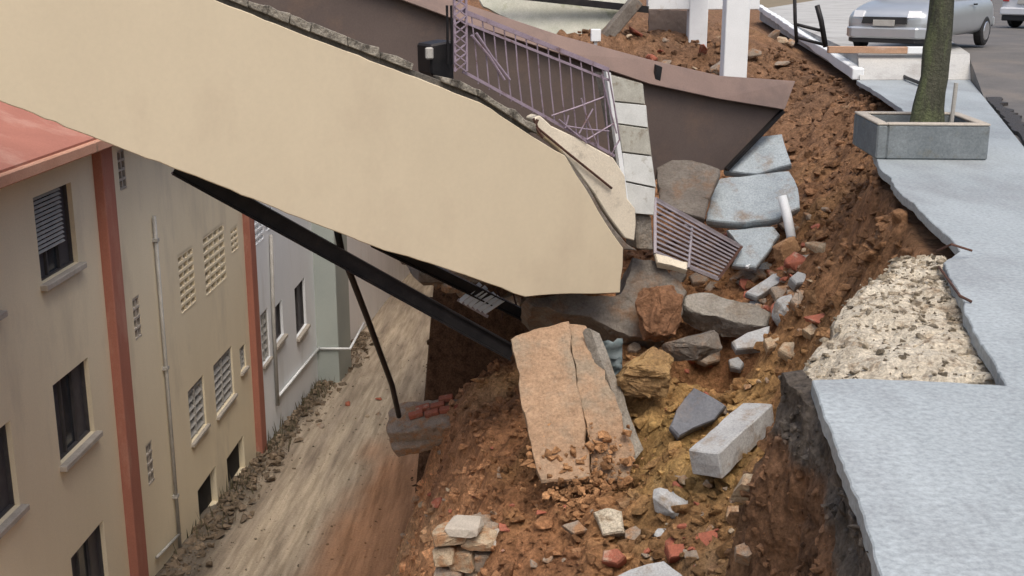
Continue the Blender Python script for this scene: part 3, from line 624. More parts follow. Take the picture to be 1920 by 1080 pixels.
po = po.build('lattice_post', 'lilac', rail)
for k in range(11):
    y = -58+k*17.5
    for a, b in (((852, y), (874, y+17)), ((874, y), (852, y+17))):
        q = MB(); q.beam(bp(*a, RO-.05), bp(*b, RO-.05), .012, .02, bn); q.build('lattice_strip', 'lilac', po)
for x in (838, 846):
    q = MB(); q.beam(bp(x, 10, RO+.25), bp(x+2, 120, RO+.25), .02, .02, bn); q.build('back_stile', 'black_metal', po)
# dark box stowed behind the railing on the deck
q = MB(); q.prism([bp(x, y, .45) for x, y in [(806, 84), (850, 76), (852, 160), (808, 140)]], -bn*.4); o = q.build('storage_box', 'black_metal', None, bevel=.02)
tag(o, 'dark box standing behind the lilac lattice post on the footbridge', 'box')
q = MB(); q.box(bp(805, 100, .42), bu*.04, bn*.03, Vector((0, 0, .06))); tag(q.build('lamp', 'pipe', bevel=.015), 'small grey lamp beside the dark box on the footbridge', 'lamp')
# tiled gate pillar at the bridge end
pil = thing('gate_pillar', 'leaning gate pillar faced with white and stained tiles at the end of the railing', 'pillar', bp(1205, 470, .3))
L = [(1140, 138), (1150, 190), (1158, 232), (1166, 285), (1172, 340), (1177, 400)]; R_ = [(1204, 156), (1210, 196), (1216, 240), (1222, 292), (1229, 352), (1226, 404)]
mb = MB(); mb.prism([bp(x, y, .26) for x, y in L+R_[::-1]], -bn*.3); core = mb.build('core', 'concrete', pil)
for i in range(5):
    q = MB(); c4 = [(L[i][0]+1, L[i][1]+2), (R_[i][0]+r0.uniform(-1, 2), R_[i][1]+2), (R_[i+1][0]+r0.uniform(-1, 2), R_[i+1][1]-1), (L[i+1][0]+1, L[i+1][1]-1)]
    q.prism([bp(x, y, .225+r0.uniform(-.012, .012)) for x, y in c4], -bn*.03); q.build('tile', 'tile' if i in (1, 3, 4) else 'tile_dirty', pil, bevel=.004)
q = MB(); q.prism([bp(x, y, .21) for x, y in [(1136, 134), (1145, 136), (1182, 402), (1175, 402)]], -bn*.06); q.build('edge_trim', 'white_paint', pil)
q = MB(); q.prism([bp(x, y, .3) for x, y in [(1190, 402), (1222, 404), (1226, 470), (1196, 468)]], -bn*.28); q.build('footing', 'concrete', pil, bevel=.02)
# fallen slatted gate
g0 = at_y(1228, 372, 13.9); g1 = at_y(1390, 463, 14.3); g2 = at_y(1346, 524, 13.6); g3 = at_y(1228, 476, 13.2)
gate = thing('metal_gate', 'fallen grey slatted metal gate lying tilted beside the tiled pillar', 'gate', (g2+g3)/2)
for k in range(11):
    t = (k+.5)/11; a = g0.lerp(g3, t); b = g1.lerp(g2, t)
    q = MB(); q.beam(a, b, .012, .032, (g0-g3)); q.build('slat', 'grey_metal', gate)
for a, b in ((g0, g1), (g1, g2), (g3, g2), (g0, g3)):
    q = MB(); q.beam(a, b, .035, .04, Vector((0, -1, .4))); q.build('frame_bar', 'rust' if (a is g1) else 'grey_metal', gate)
m0, m1 = g0.lerp(g1, .36), g3.lerp(g2, .52)
q = MB(); q.tube([m0+Vector((-.03, -.03, -.1)), m0+Vector((.06, -.04, -.12)), m1+Vector((0, -.04, 0))], .018, 6); q.build('stile', 'grey_metal', gate)
# ---------------------------------------------------------------- steel joist and pole under the bridge
def joist(name, label, a, b, h, wd_, mat):
    a, b = Vector(a), Vector(b); d = (b-a).normalized(); side = d.cross(Vector((0, 0, 1))).normalized(); u = side.cross(d); mb = MB()
    t = thing(name, label, 'beam', a)
    for k in (1, -1):
        q = MB(); q.beam(a+u*(k*h/2), b+u*(k*h/2), wd_, .016); q.build('flange', mat, t)
    q = MB(); q.beam(a, b, .014, h-.018); q.build('web', mat, t); return t
joist('steel_joist', 'long black steel joist sagging under the cream footbridge', at_y(330, 312, 11.2), at_y(962, 662, 12.4), .155, .11, 'black_metal')
joist('steel_joist', 'second black joist half hidden behind the lower edge of the cream parapet', at_y(700, 452, 13.2), at_y(1000, 600, 13.6), .12, .09, 'black_metal')
pb = hit(742, 772); 
mb = MB(); mb.tube([at_y(632, 430, 11.85), at_y(640, 470, 12.0), at_y(690, 600, 13.3), at_y(735, 722, 14.6), at_y(748, 780, 15.25)], .038, 8)
o = tag(mb.build('leaning_pole', 'black_metal', smooth=True), 'thin dark pole leaning from the steel joist down to the brick block', 'pole')
# broken concrete and brick block on the bank
blk = thing('masonry_block', 'broken concrete and red brick block jutting from the bank over the yard', 'masonry', at_y(800, 830, 15.3))
poly, n = plane_poly([(724, 772), (748, 756), (820, 746), (905, 742), (930, 770), (890, 798), (800, 806), (726, 812)], (800, 780), 15.3, (-.25, -.35, .9))
mb = MB(); mb.add(*rough_poly(poly, n, .27, 5, amp=.03, lump=.03)); mb.build('concrete_mass', 'dusty', blk)
poly2, n2 = plane_poly([(728, 822), (830, 806), (838, 824), (740, 848)], (780, 822), 15.2, (-.25, -.5, .8))
mb = MB(); mb.add(*rough_poly(poly2, n2, .14, 6, amp=.02, lump=.02)); mb.build('concrete_lip', 'dusty', blk)
bx = MB(); bx.box((0, 0, 0), (.10, 0, 0), (0, .05, 0), (0, 0, .035)); bme = bx.build('brick', 'brick', None, bevel=.008); bmesh_ = bme.data
bpy.data.objects.remove(bme)
n = Vector((-.25, -.35, .9)).normalized(); du = Vector((1, 0, 0)); du = (du-n*du.dot(n)).normalized(); dv = n.cross(du); rotm = Matrix((du, dv, n)).transposed()
for k in range(18):
    row = k//6; c0 = on_plane(784, 762, at_y(800, 780, 15.3), n)
    p = c0+du*((k % 6)*.215+(row % 2)*.1+r0.uniform(-.015, .015))-dv*(row*.115+r0.uniform(-.01, .01))+n*r0.uniform(-.012, .018)
    if r0.random() < .25: continue
    b_ = link('brick', bmesh_, 'brick', blk); b_.location = p-ORG[blk.name]; b_.rotation_euler = (rotm@Matrix.Rotation(r0.uniform(-.16, .16), 3, 'Z')@Matrix.Rotation(r0.uniform(-.1, .1), 3, 'X')).to_euler()
# leaning clay-stained retaining slab
nS = Vector((-.12, -.72, .68)).normalized()
ls = thing('leaning_slab', 'large clay stained concrete slab leaning under the end of the footbridge', 'slab', at_y(1080, 880, 11.2))
poly, n = plane_poly([(957, 634), (1000, 616), (1052, 604), (1066, 603), (1076, 680), (1082, 720), (1092, 770), (1110, 900), (1015, 905), (998, 850), (985, 790), (972, 700)], (1040, 740), 10.97, nS)
mb = MB(); mb.add(*rough_poly(poly, n, .26, 8, amp=.02, lump=.018)); mb.build('slab_panel', 'clay_slab', ls)
poly, n = plane_poly([(1068, 603), (1098, 608), (1112, 632), (1146, 730), (1190, 850), (1180, 905), (1113, 900), (1094, 770), (1084, 720), (1078, 680)], (1110, 740), 11.01, (-.02, -.72, .69))
mb = MB(); mb.add(*rough_poly(poly, n, .26, 9, amp=.018, lump=.018)); mb.build('slab_panel', 'clay_slab', ls)
poly, n = plane_poly([(1104, 612), (1122, 622), (1160, 720), (1206, 846), (1188, 870), (1148, 740)], (1150, 730), 11.12, (.62, -.6, .5))
mb = MB(); mb.add(*rough_poly(poly, n, .12, 10, amp=.012, lump=.01)); mb.build('slab_edge', 'concrete', ls)
# abutment under the bridge end
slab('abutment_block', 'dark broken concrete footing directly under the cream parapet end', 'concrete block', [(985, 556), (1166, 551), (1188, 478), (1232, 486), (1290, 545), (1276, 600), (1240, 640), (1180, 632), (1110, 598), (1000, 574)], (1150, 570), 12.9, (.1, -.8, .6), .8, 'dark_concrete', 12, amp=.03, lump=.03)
slab('concrete_beam', 'cracked horizontal concrete beam spanning the dark hollow', 'concrete beam', [(1280, 556), (1320, 548), (1400, 566), (1448, 588), (1440, 612), (1380, 604), (1300, 584), (1284, 574)], (1360, 580), 13.0, (0, -.6, .8), .3, 'concrete', 13, amp=.03, lump=.02)
mb = MB(); tp_ = [Vector(p) for p in [(-1.2, 14.7, -1.95), (1.2, 14.7, -1.95), (1.8, 25.5, -2.0), (-.6, 33, -2.3), (-2.9, 33, -2.3), (-2.5, 19.5, -2.1)]]  # added slab, hidden behind the near parapet, to keep light out of the hollow
mb.add(*rough_poly(tp_, (0, 0, 1), .28, 14, step=.3, amp=.05, lump=.02)); tag(mb.build('hollow_shade_slab', 'dark_concrete'), 'dark unseen slab added to shade the black hollow below the cream parapet', 'slab')
# ---------------------------------------------------------------- slabs slumped against the cliff
slab('pavement_slab', 'topmost tilted blue grey pavement slab against the soil cliff', 'slab', [(1356, 320), (1408, 257), (1466, 251), (1476, 284), (1484, 308), (1420, 326)], (1420, 300), 15.6, (-.2, -.62, .75), .12, 'blue_concrete', 20, amp=.015)
slab('pavement_slab', 'largest tilted blue grey pavement slab below the brown parapet', 'slab', [(1324, 412), (1336, 350), (1350, 334), (1480, 320), (1496, 352), (1500, 388), (1462, 408), (1398, 418)], (1410, 370), 15.0, (-.1, -.55, .8), .14, 'blue_concrete', 21, amp=.015)
slab('pavement_slab', 'small glossy blue grey slab beside the fallen gate', 'slab', [(1362, 430), (1450, 424), (1462, 440), (1418, 500), (1372, 496), (1390, 462)], (1410, 460), 14.4, (-.1, -.5, .8), .1, 'blue_concrete', 22, amp=.012)
mb = MB(); mb.beam(at_y(1400, 502, 14.1), at_y(1443, 455, 14.5), .035, .035); tag(mb.build('white_strip', 'white_paint'), 'thin white strip lying on the small slab beside the gate', 'strip')
mb = MB(); mb.tube([at_y(1466, 368, 14.6), at_y(1476, 405, 14.5), at_y(1484, 446, 14.3)], .06, 12); tag(mb.build('white_pipe', 'white_paint', smooth=True), 'short white pipe standing in the rubble by the soil cliff', 'pipe')
slab('pavement_slab', 'narrow upright grey slab wedged at the foot of the soil cliff', 'slab', [(1552, 484), (1572, 490), (1566, 570), (1520, 578), (1534, 540)], (1550, 540), 12.0, (-.5, -.7, .5), .08, 'blue_concrete', 23, amp=.012)
slab('pavement_slab', 'pale broken slab above the narrow upright slab', 'slab', [(1500, 478), (1560, 470), (1566, 490), (1540, 500), (1500, 498)], (1530, 486), 13.6, (-.1, -.5, .85), .1, 'concrete', 24, amp=.015)
slab('pavement_slab', 'long grey splinter of concrete lying between gate and cliff', 'slab', [(1398, 548), (1450, 512), (1468, 510), (1466, 528), (1420, 556)], (1430, 535), 13.3, (-.1, -.6, .8), .1, 'kerb', 25, amp=.012)
slab('concrete_piece', 'pale purple grey concrete piece at the mouth of the dark hollow', 'concrete piece', [(1372, 640), (1400, 622), (1444, 610), (1438, 648), (1380, 654)], (1410, 635), 12.0, (-.1, -.6, .8), .12, 'kerb', 26, amp=.012)
slab('edge_kerb', 'yellowish broken kerb under the fallen gate', 'kerb', [(1228, 474), (1290, 492), (1288, 506), (1232, 492)], (1260, 490), 13.1, (0, -.7, .7), .1, 'cream', 27, amp=.008)
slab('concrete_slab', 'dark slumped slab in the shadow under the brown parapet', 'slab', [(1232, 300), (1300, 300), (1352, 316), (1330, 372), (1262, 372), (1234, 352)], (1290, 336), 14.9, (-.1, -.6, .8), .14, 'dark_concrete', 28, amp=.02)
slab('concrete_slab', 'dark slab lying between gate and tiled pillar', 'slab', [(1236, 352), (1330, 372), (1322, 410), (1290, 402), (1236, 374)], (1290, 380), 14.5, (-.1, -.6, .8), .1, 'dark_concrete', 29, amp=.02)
# ---------------------------------------------------------------- things lying in the pit
kc = [hit(1310, 880), hit(1430, 800)]
def block(name, label, cat, a, b, wd_, ht, mat, up=(0, 0, 1), seed=1, bevel=.012, group=None):
    a, b = Vector(a), Vector(b); d = (b-a); l = d.length; d.normalize(); up = Vector(up).normalized(); sd_ = d.cross(up).normalized(); u = sd_.cross(d)
    r = random.Random(seed); bm = bmesh.new(); bmesh.ops.create_grid(bm, x_segments=1, y_segments=1, size=1); bm.clear()
    mb = MB(); nx = max(2, int(l/.12)); vs = []; fs = []
    prof = [(-.5, -.5), (0, -.5), (.5, -.5), (.5, 0), (.5, .5), (0, .5), (-.5, .5), (-.5, 0)]
    for i in range(nx+1):
        for (p, q) in prof:
            j = .012 if 0 < i < nx else .012
            vs.append(a+d*(l*i/nx+r.uniform(-j, j))+sd_*(p*wd_+r.uniform(-.006, .006))+u*(q*ht+r.uniform(-.006, .006)))
    for i in range(nx):
        for k in range(8): fs.append((i*8+k, i*8+(k+1) % 8, (i+1)*8+(k+1) % 8, (i+1)*8+k))
    fs.append(tuple(range(8))[::-1]); fs.append(tuple(range(nx*8, nx*8+8))); mb.add(vs, fs); bm.free()
    return tag(mb.build(name, mat, bevel=bevel), label, cat, group)
A = at_y(1322, 870, 9.35); B = at_y(1424, 778, 10.1)
block('kerb_beam', 'long grey concrete kerb fallen diagonally on the yellow soil', 'kerb', A, B, .30, .24, 'kerb', (-.45, -.35, .8), 3)
slab('stone_slab', 'dark grey flat stone tipped on yellow soil above the kerb', 'stone', [(1256, 800), (1268, 768), (1300, 726), (1326, 738), (1362, 762), (1340, 788), (1300, 802), (1272, 818)], (1305, 772), 10.6, (-.05, -.75, .65), .16, M('slate_stone', (.155, .165, .185), (.115, .122, .14), 3, .8, .6, 20, .01, c3=(.20, .16, .13), fine=.12), 31, amp=.015)
slab('pavement_slab', 'pale grey slab lying at the bottom of the pit', 'slab', [(1140, 1086), (1180, 1066), (1246, 1050), (1280, 1076), (1300, 1110), (1150, 1120)], (1215, 1078), 8.6, (-.05, -.3, .95), .1, 'kerb', 32, amp=.02)
def put_rock(name, label, cat, px, py, s, mat, seed, sink=.35, rot=None, rough=.06, group=None, y=None, n=16):
    me = rock_mesh(seed, *s, n=n, rough=rough); p = hit(px, py) if y is None else at_y(px, py, y)
    o = link(name, me, mat, None, p+Vector((0, 0, s[2]*(1-2*sink)*.5)))
    r = random.Random(seed+50); o.rotation_euler = rot or (r.uniform(-.4, .4), r.uniform(-.4, .4), r.uniform(0, 6.28))
    return tag(o, label, cat, group)
put_rock('white_rock', 'whitish rock below the broken end of the fallen kerb', 'rock', 1258, 950, (.22, .13, .12), 'kerb', 41, rot=(.2, .3, -.5), rough=.025)
put_rock('boulder', 'rounded grey boulder at the edge of the pale screed', 'boulder', 1476, 592, (.16, .15, .20), 'kerb', 42, y=12.2, rough=.05, n=40)
put_rock('sandstone_rock', 'orange sandstone lump below the short white pipe', 'rock', 1474, 470, (.17, .14, .17), M('sandstone', (.42, .25, .13), (.33, .19, .10), 4, .9, .7, 20, .02, fine=.15), 43, y=13.6)
put_rock('clay_lump', 'big brown clay lump hanging beside the dark footing', 'clay lump', 1236, 590, (.30, .28, .36), M('brown_clay', (.25, .13, .07), (.19, .10, .055), 3, .95, 1, 12, .05, fine=.2), 44, y=12.5, rough=.14, n=24)
put_rock('clay_lump', 'yellow ochre clay mass behind the right edge of the leaning slab', 'clay lump', 1205, 700, (.34, .30, .22), M('ochre_clay', (.33, .215, .095), (.22, .135, .065), 3, .95, 1, 12, .05, fine=.22), 45, y=11.3, rough=.16, n=24)
put_rock('clay_lump', 'purple brown clay boulder inside the dark hollow', 'clay lump', 1300, 650, (.34, .3, .16), 'dark_concrete', 46, y=12.2, rough=.12, n=24)
for k, (px, py, lab) in enumerate([(1140, 660, 'crumpled teal plastic sheet beside the top of the leaning slab'), (1150, 690, 'small teal plastic scrap below the crumpled sheet')]):
    pl = []; p0 = at_y(px, py, 11.6-.1*k); mb = MB(); nx = 7
    for j in range(nx):
        for i in range(nx): pl.append(p0+Vector(((i-3)*.05*(1-.4*k), r0.uniform(-.04, .04), (j-3)*.045*(1-.3*k)+r0.uniform(-.02, .02))))
    mb.add(pl+[p+Vector((0, .012, 0)) for p in pl], [(j*nx+i, j*nx+i+1, (j+1)*nx+i+1, (j+1)*nx+i) for j in range(nx-1) for i in range(nx-1)]+[(49+j*nx+i, 49+(j+1)*nx+i, 49+(j+1)*nx+i+1, 49+j*nx+i+1) for j in range(nx-1) for i in range(nx-1)])
    tag(mb.build('plastic_sheet', 'tarp', smooth=True), lab, 'plastic sheet')
# stump of a masonry wall at the foot of the picture
ms = thing('wall_stump', 'stump of broken pale masonry wall standing in the red bank', 'wall', hit(900, 1075))
pY = hit(900, 1030).y-.35
for k, (px, py, sx, sz, m_, dy) in enumerate([(850, 1000, .17, .075, 'mortar', 0), (900, 1008, .16, .07, 'mortar', .02), (948, 1014, .13, .08, 'sill', 0), (838, 1036, .10, .10, 'mortar', .03), (872, 1040, .12, .11, 'mortar', .05), (912, 1044, .11, .10, 'dusty', .05), (952, 1050, .11, .11, 'sill', .03), (845, 1078, .13, .12, 'dusty', .04), (890, 1082, .12, .13, 'mortar', .06), (930, 1084, .11, .14, 'brick', .0), (962, 1088, .09, .13, 'mortar', .05), (872, 986, .15, .05, 'sill', -.03)]):
    f_ = pY/11; me = rock_mesh(900+k, sx*f_*1.2, .18, sz*f_*1.1, n=34, rough=.06, e=.32); b_ = link('stone', me, m_, ms); b_.location = at_y(px, py, pY+dy)-ORG[ms.name]; b_.rotation_euler = (r0.uniform(-.15, .15), r0.uniform(-.15, .15), r0.uniform(-.3, .3))
q = MB(); q.add(*rough_poly([at_y(x, y, pY+.10) for x, y in [(832, 1012), (880, 996), (940, 1004), (972, 1018), (974, 1130), (830, 1130)]], Vector((0, -1, 0)), .4, 77, amp=.03, lump=.03)); q.build('wall_core', 'dusty', ms)
slab('wall_fragment', 'small ribbed white block fragment in the rubble right of the leaning slab', 'block', [(1112, 960), (1140, 952), (1166, 958), (1170, 1000), (1130, 1004)], (1140, 980), hit(1140, 985).y-.12, (-.1, -.7, .7), .12, 'subbase', 62)
# scattered broken pieces
cats = [('rubble_stone', 'grey concrete lump', 'stone', 'dusty', 'concrete lumps'), ('brick_fragment', 'red brick fragment', 'brick', 'brick', 'brick fragments'), ('pale_stone', 'pale mortar lump', 'stone', 'mortar', 'mortar lumps')]
zones = [((1120, 1440), (900, 1075), 44, 'on the soil below the fallen kerb', 1), ((740, 960), (820, 1075), 36, 'on the red bank around the wall stump', 1), ((1180, 1450), (680, 800), 16, 'on the ochre soil around the dark flat stone', 1), ((1370, 1540), (440, 660), 46, 'in the rubble between gate and boulder', 1.7), ((1000, 1120), (900, 1075), 12, 'in the gully below the leaning slab', 1), ((1440, 1560), (400, 540), 12, 'at the foot of the tall soil cliff', 1.3), ((560, 720), (720, 850), 5, 'on the muddy yard by the white building', 1), ((1180, 1500), (60, 150), 16, 'on the soil around the white carport', 1.2)]
rp = [rock_mesh(300+i, 1, r0.uniform(.5, 1), r0.uniform(.3, .75), n=12, rough=.06, e=r0.uniform(.4, .8)) for i in range(9)]
for (xa, xb), (ya, yb), n_, where, big in zones:
    for k in range(n_):
        px, py = r0.uniform(xa, xb), r0.uniform(ya, yb); p = hit(px, py)
        c = cats[0] if r0.random() < .5 else cats[1] if r0.random() < .62 else cats[2]
        key = (c[0], r0.randrange(9)); me = rp[key[1]].copy()
        s = r0.choice((.03, .035, .045, .06, .085))*p.y/11*big
        o = link(c[0], me, c[3], None, p+Vector((0, 0, s*.2))); o.scale = (s, s, s); o.rotation_euler = (r0.uniform(-.5, .5), r0.uniform(-.5, .5), r0.uniform(0, 6.28))
        tag(o, c[1]+' '+where, c[2], c[4]+' '+where)
# ---------------------------------------------------------------- clods of earth: too many to count
def clods(name, n, sampler, smin, smax, mat='soil', colf=soil_col):
    V = []; Fc = []; C = []; protos = []
    for i in range(8):
        me = rock_mesh(700+i, 1, .85, .7, n=9); protos.append((np.array([v.co[:] for v in me.vertices]), [tuple(p.vertices) for p in me.polygons])); bpy.data.meshes.remove(me)
    off = 0
    P = sampler(n)
    cc = colf(P[:, 0], P[:, 1], P[:, 2])
    for k in range(len(P)):
        pv, pf = protos[k % 8]; s = smin*(smax/smin)**(rng.random()**2.2); a = rng.uniform(0, 6.28); ca, sa = math.cos(a), math.sin(a)
        R = np.array([[ca, -sa, 0], [sa, ca, 0], [0, 0, 1]]); v = (pv*s*rng.uniform(.7, 1.2, 3))@R.T+P[k]+np.array([0, 0, s*.15])
        V.append(v); Fc += [tuple(i+off for i in f) for f in pf]; off += len(v); C.append(np.tile(cc[k]*rng.uniform(.65, 1.3), (len(v), 1)))
    V = np.concatenate(V); C = np.concatenate(C); me = bpy.data.meshes.new(name); me.from_pydata(V.tolist(), [], Fc)
    ca = me.color_attributes.new('Col', 'FLOAT_COLOR', 'POINT'); ca.data.foreach_set('color', np.c_[C, np.ones(len(C))].ravel())
    o = link(name, me, mat); return tag(o, 'loose clods of red and ochre earth over the slip', 'soil', kind='stuff')
def samp_img(n):
    """points on the bank, denser where it is near"""
    out = []
    while len(out) < n:
        X = rng.uniform(-2.4, 6.2, 4000); Y = rng.uniform(4.5, 27, 4000); d = 3.0
        k = rng.random(4000) < np.clip(1.3-(Y/20), .28, 1); X, Y = X[k], Y[k]
        Z = terr(X, Y); top = np.interp(Y, SY, KN(5, 0)); toe = np.interp(Y, SY, KT)
        g = (X < top+.02) & (X > toe-.3); out += list(np.stack([X, Y, np.maximum(Z, ground_z(Y))], -1)[g])
    return np.array(out[:n])
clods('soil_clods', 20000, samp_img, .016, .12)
def samp_slab(n):
    out = []
    while len(out) < n:
        t = rng.random(); y = 790+185*t**.6; x = rng.normal(1085+.25*(y-800), 52); p = on_plane(x, y, at_y(1040, 740, 10.97)-nS*.025, nS); out.append(p[:])
    return np.array(out)
o = clods('slab_clods', 800, samp_slab, .008, .085, 'soil', lambda X, Y, Z: np.stack([X*0+.40, X*0+.225, X*0+.115], -1)); o['label'] = 'loose orange earth heaped on the foot of the leaning slab'
def samp_screed(n):
    out = []; dg = bpy.context.evaluated_depsgraph_get(); me = bpy.data.objects['broken_screed'].data; V = np.array([v.co[:] for v in me.vertices]); V = V[V[:, 2] > -.5]
    return V[rng.integers(0, len(V), n)]+rng.normal(0, .012, (n, 3))*np.array([1, 1, .2])
o = clods('screed_chips', 1500, samp_screed, .006, .035, 'soil', lambda X, Y, Z: np.stack([X*0+.50, X*0+.44, X*0+.34], -1)*rng.uniform(.45, 1.1, len(X))[:, None]); o['label'] = 'pale stone chips strewn over the broken screed'; o['category'] = 'gravel'
# ---------------------------------------------------------------- street-level things
P0 = at_z(1641, 299, 0); P1 = at_z(1851, 301, 0); PH = at_z(1851, 301, 0); hgt = .33
pu = (P1-P0).normalized(); pv = Vector((-pu.y, pu.x, 0)); wdt = (P1-P0).length; dep = 1.05
pl = thing('tree_planter', 'square concrete tree planter on the pavement at the cliff edge', 'planter', (P0+P1)/2+pv*dep/2)
for a, b in ((P0, P1), (P1, P1+pv*dep), (P1+pv*dep, P0+pv*dep), (P0+pv*dep, P0)):
    d = (b-a).normalized(); q = MB(); inn = Vector((-d.y, d.x, 0))*.05
    q.beam(a+inn+d*.10+Vector((0, 0, hgt/2+.002)), b+inn+Vector((0, 0, hgt/2+.002)), .10, hgt); q.build('planter_wall', M('planter_concrete', (.19, .215, .225), (.135, .155, .165), 4, .85, .6, 20, .01, c3=(.15, .155, .14), s3=5, t3=(.55, .7), fine=.12), pl, bevel=.015)
    q = MB(); q.beam(a+inn+d*.10+Vector((0, 0, hgt+.012)), b+inn+Vector((0, 0, hgt+.012)), .106, .024); q.build('mortar_cap', 'sill', pl, bevel=.008)
mb = MB(); nx = 9; vs = [P0+pu*(.06+(wdt-.12)*i/8)+pv*(.06+(dep-.12)*j/8)+Vector((0, 0, .20+.05*float(vnoise(i*.9, j*.9, 4)))) for j in range(9) for i in range(9)]
mb.add(vs, [(j*9+i, j*9+i+1, j*9+i+10, j*9+i+9) for j in range(8) for i in range(8)]); mb.build('planter_soil', 'dark_concrete', pl, smooth=True)
tb = P0+pu*wdt*.575+pv*dep*.55+Vector((0, 0, .15))
tree = thing('street_tree', 'mossy tree trunk growing from the square concrete planter', 'tree', tb)
def bark_tube(pts, rs, n=14):
    mb = MB(); mb.tube(pts, rs, n); mb.v = [v+Vector((float(vnoise(v.x*9, v.y*9, v.z*4)), float(vnoise(v.x*9+5, v.y*9, v.z*4)), 0))*.018 for v in mb.v]; return mb
tp = [tb+Vector((.0+.035*z+.02*math.sin(z*2), .02*math.sin(z*1.3), z)) for z in np.arange(0, 3.61, .15)]
bark_tube(tp, [.06*math.exp(-z*4)+.140-.012*z for z in np.arange(0, 3.61, .15)]).build('trunk', 'bark', tree, smooth=True)
rr = random.Random(9); tips = []
for k in range(6):
    a = k*1.05+rr.uniform(-.3, .3); st = tp[-1-(k % 3)*2]; e = st+Vector((math.cos(a)*rr.uniform(.9, 1.4), math.sin(a)*rr.uniform(.9, 1.4), rr.uniform(.9, 1.6)))
    bark_tube([st, st.lerp(e, .5)+Vector((0, 0, .12)), e], [.07, .05, .02], 8).build('limb', 'bark', tree, smooth=True); tips += [st.lerp(e, .6), e]
mb = MB()
for k in range(2600):
    c = rr.choice(tips)+Vector((rr.gauss(0, .38), rr.gauss(0, .38), rr.gauss(.1, .3))); a = Vector((rr.uniform(-1, 1), rr.uniform(-1, 1), rr.uniform(-.6, .6))).normalized()*.055; b = a.orthogonal().normalized()*.03
    mb.add([c-a, c+b, c+a, c-b], [(0, 1, 2, 3)])
o = mb.build('crown', 'leaf', tree); o['kind'] = 'stuff'
mb = MB(); mb.tube([tb+Vector((.21, -.12, 0)), tb+Vector((.225, -.12, .55))], .022, 8); tag(mb.build('planter_stake', 'pipe'), 'short pale stake beside the mossy tree trunk', 'stake')
# white carport frame
cf = thing('carport_frame', 'white carport frame with two square posts behind the brown parapet', 'carport', at_y(1312, 100, 26))
def upost(x0, x1, ytop, ybot, Y, nm, mat):
    a = at_y(x0, ytop, Y); b = at_y(x1, ytop, Y); zb = at_y(x0, ybot, Y).z; wd_ = b.x-a.x
    q = MB(); q.box(((a.x+b.x)/2, Y+wd_/2, (a.z+zb)/2), (wd_/2, 0, 0), (0, wd_/2, 0), (0, 0, (a.z-zb)/2)); q.build(nm, mat, cf, bevel=.012)
upost(1366, 1411, -70, 236, 21, 'post', 'white_paint'); upost(1296, 1331, -50, 90, 26, 'post', 'white_paint'); upost(1298, 1329, 90, 124, 26.02, 'post_base', 'subbase')
a, b = at_y(1215, 18, 26), at_y(1425, 18, 26); mb = MB(); mb.box(((a.x+b.x)/2, 26.2, a.z+.25), ((b.x-a.x)/2, 0, 0), (0, .14, 0), (0, 0, .25)); mb.build('beam', 'white_paint', cf, bevel=.012)
a, b = at_y(1388, -60, 21), at_y(1316, -52, 26); mb = MB(); mb.beam(a+Vector((0, .2, .3)), b+Vector((0, .2, .3)), .25, .4); mb.build('beam', 'white_paint', cf, bevel=.012)
slab('soil_wall_panel', 'dark brown panel under the white carport beam', 'panel', [(1216, 18), (1294, 18), (1292, 108), (1216, 96)], (1255, 60), 27, (0, -.98, .15), .12, 'brown_wall', 71)
# white kerb along the far street edge
ka, kb = Vector((6.05, 20.7, .04)), Vector((10.75, 52.5, .46)); kl = jag([ka, kb], 1.0, .03, 4, closed=False)
ke = thing('white_kerb', 'white painted kerb running along the far edge of the soil cut', 'kerb', ka)
for p, q_ in zip(kl, kl[1:]):
    q = MB(); d = (q_-p).normalized(); q.beam(p+d*.006+Vector((0, 0, .05)), q_-d*.006+Vector((0, 0, .05)), .2, .2); q.build('kerb_stone', 'white_paint', ke, bevel=.015)
# timber barrier and black hose
tb_ = thing('timber_barrier', 'horizontal brown timber with a white painted end in front of the silver car', 'barrier', at_y(1650, 100, 20.9))
mb = MB(); mb.beam(at_y(1552, 93, 21.25), at_y(1700, 94, 21.25), .12, .12); mb.build('timber', 'wood', tb_, bevel=.01)
mb = MB(); mb.beam(at_y(1700, 94, 21.25), at_y(1752, 94, 21.25), .122, .122); mb.build('painted_end', 'white_paint', tb_, bevel=.01)
hp = [at_z(x, y, .05) for x, y in [(1570, 96), (1600, 104), (1636, 112), (1672, 130), (1700, 146), (1735, 160), (1768, 163)]]
mb = MB(); mb.tube(hp, .03, 8); tag(mb.build('hose', 'rubber', smooth=True), 'black hose lying on the pavement behind the planter', 'hose')
# dark metal stand by the car
stn = thing('metal_stand', 'dark metal stand on the kerb beside the silver car', 'stand', at_y(1520, 84, 23))
for pts, r in (([(1489, -40), (1491, 40), (1494, 80)], .035), ([(1532, 10), (1540, 40), (1548, 88)], .05), ([(1494, 70), (1546, 84)], .03), ([(1494, 46), (1542, 58)], .03)):
    q = MB(); q.tube([at_y(x, y, 22.6) for x, y in pts], r, 8); q.build('bar', 'black_metal', stn, smooth=True)
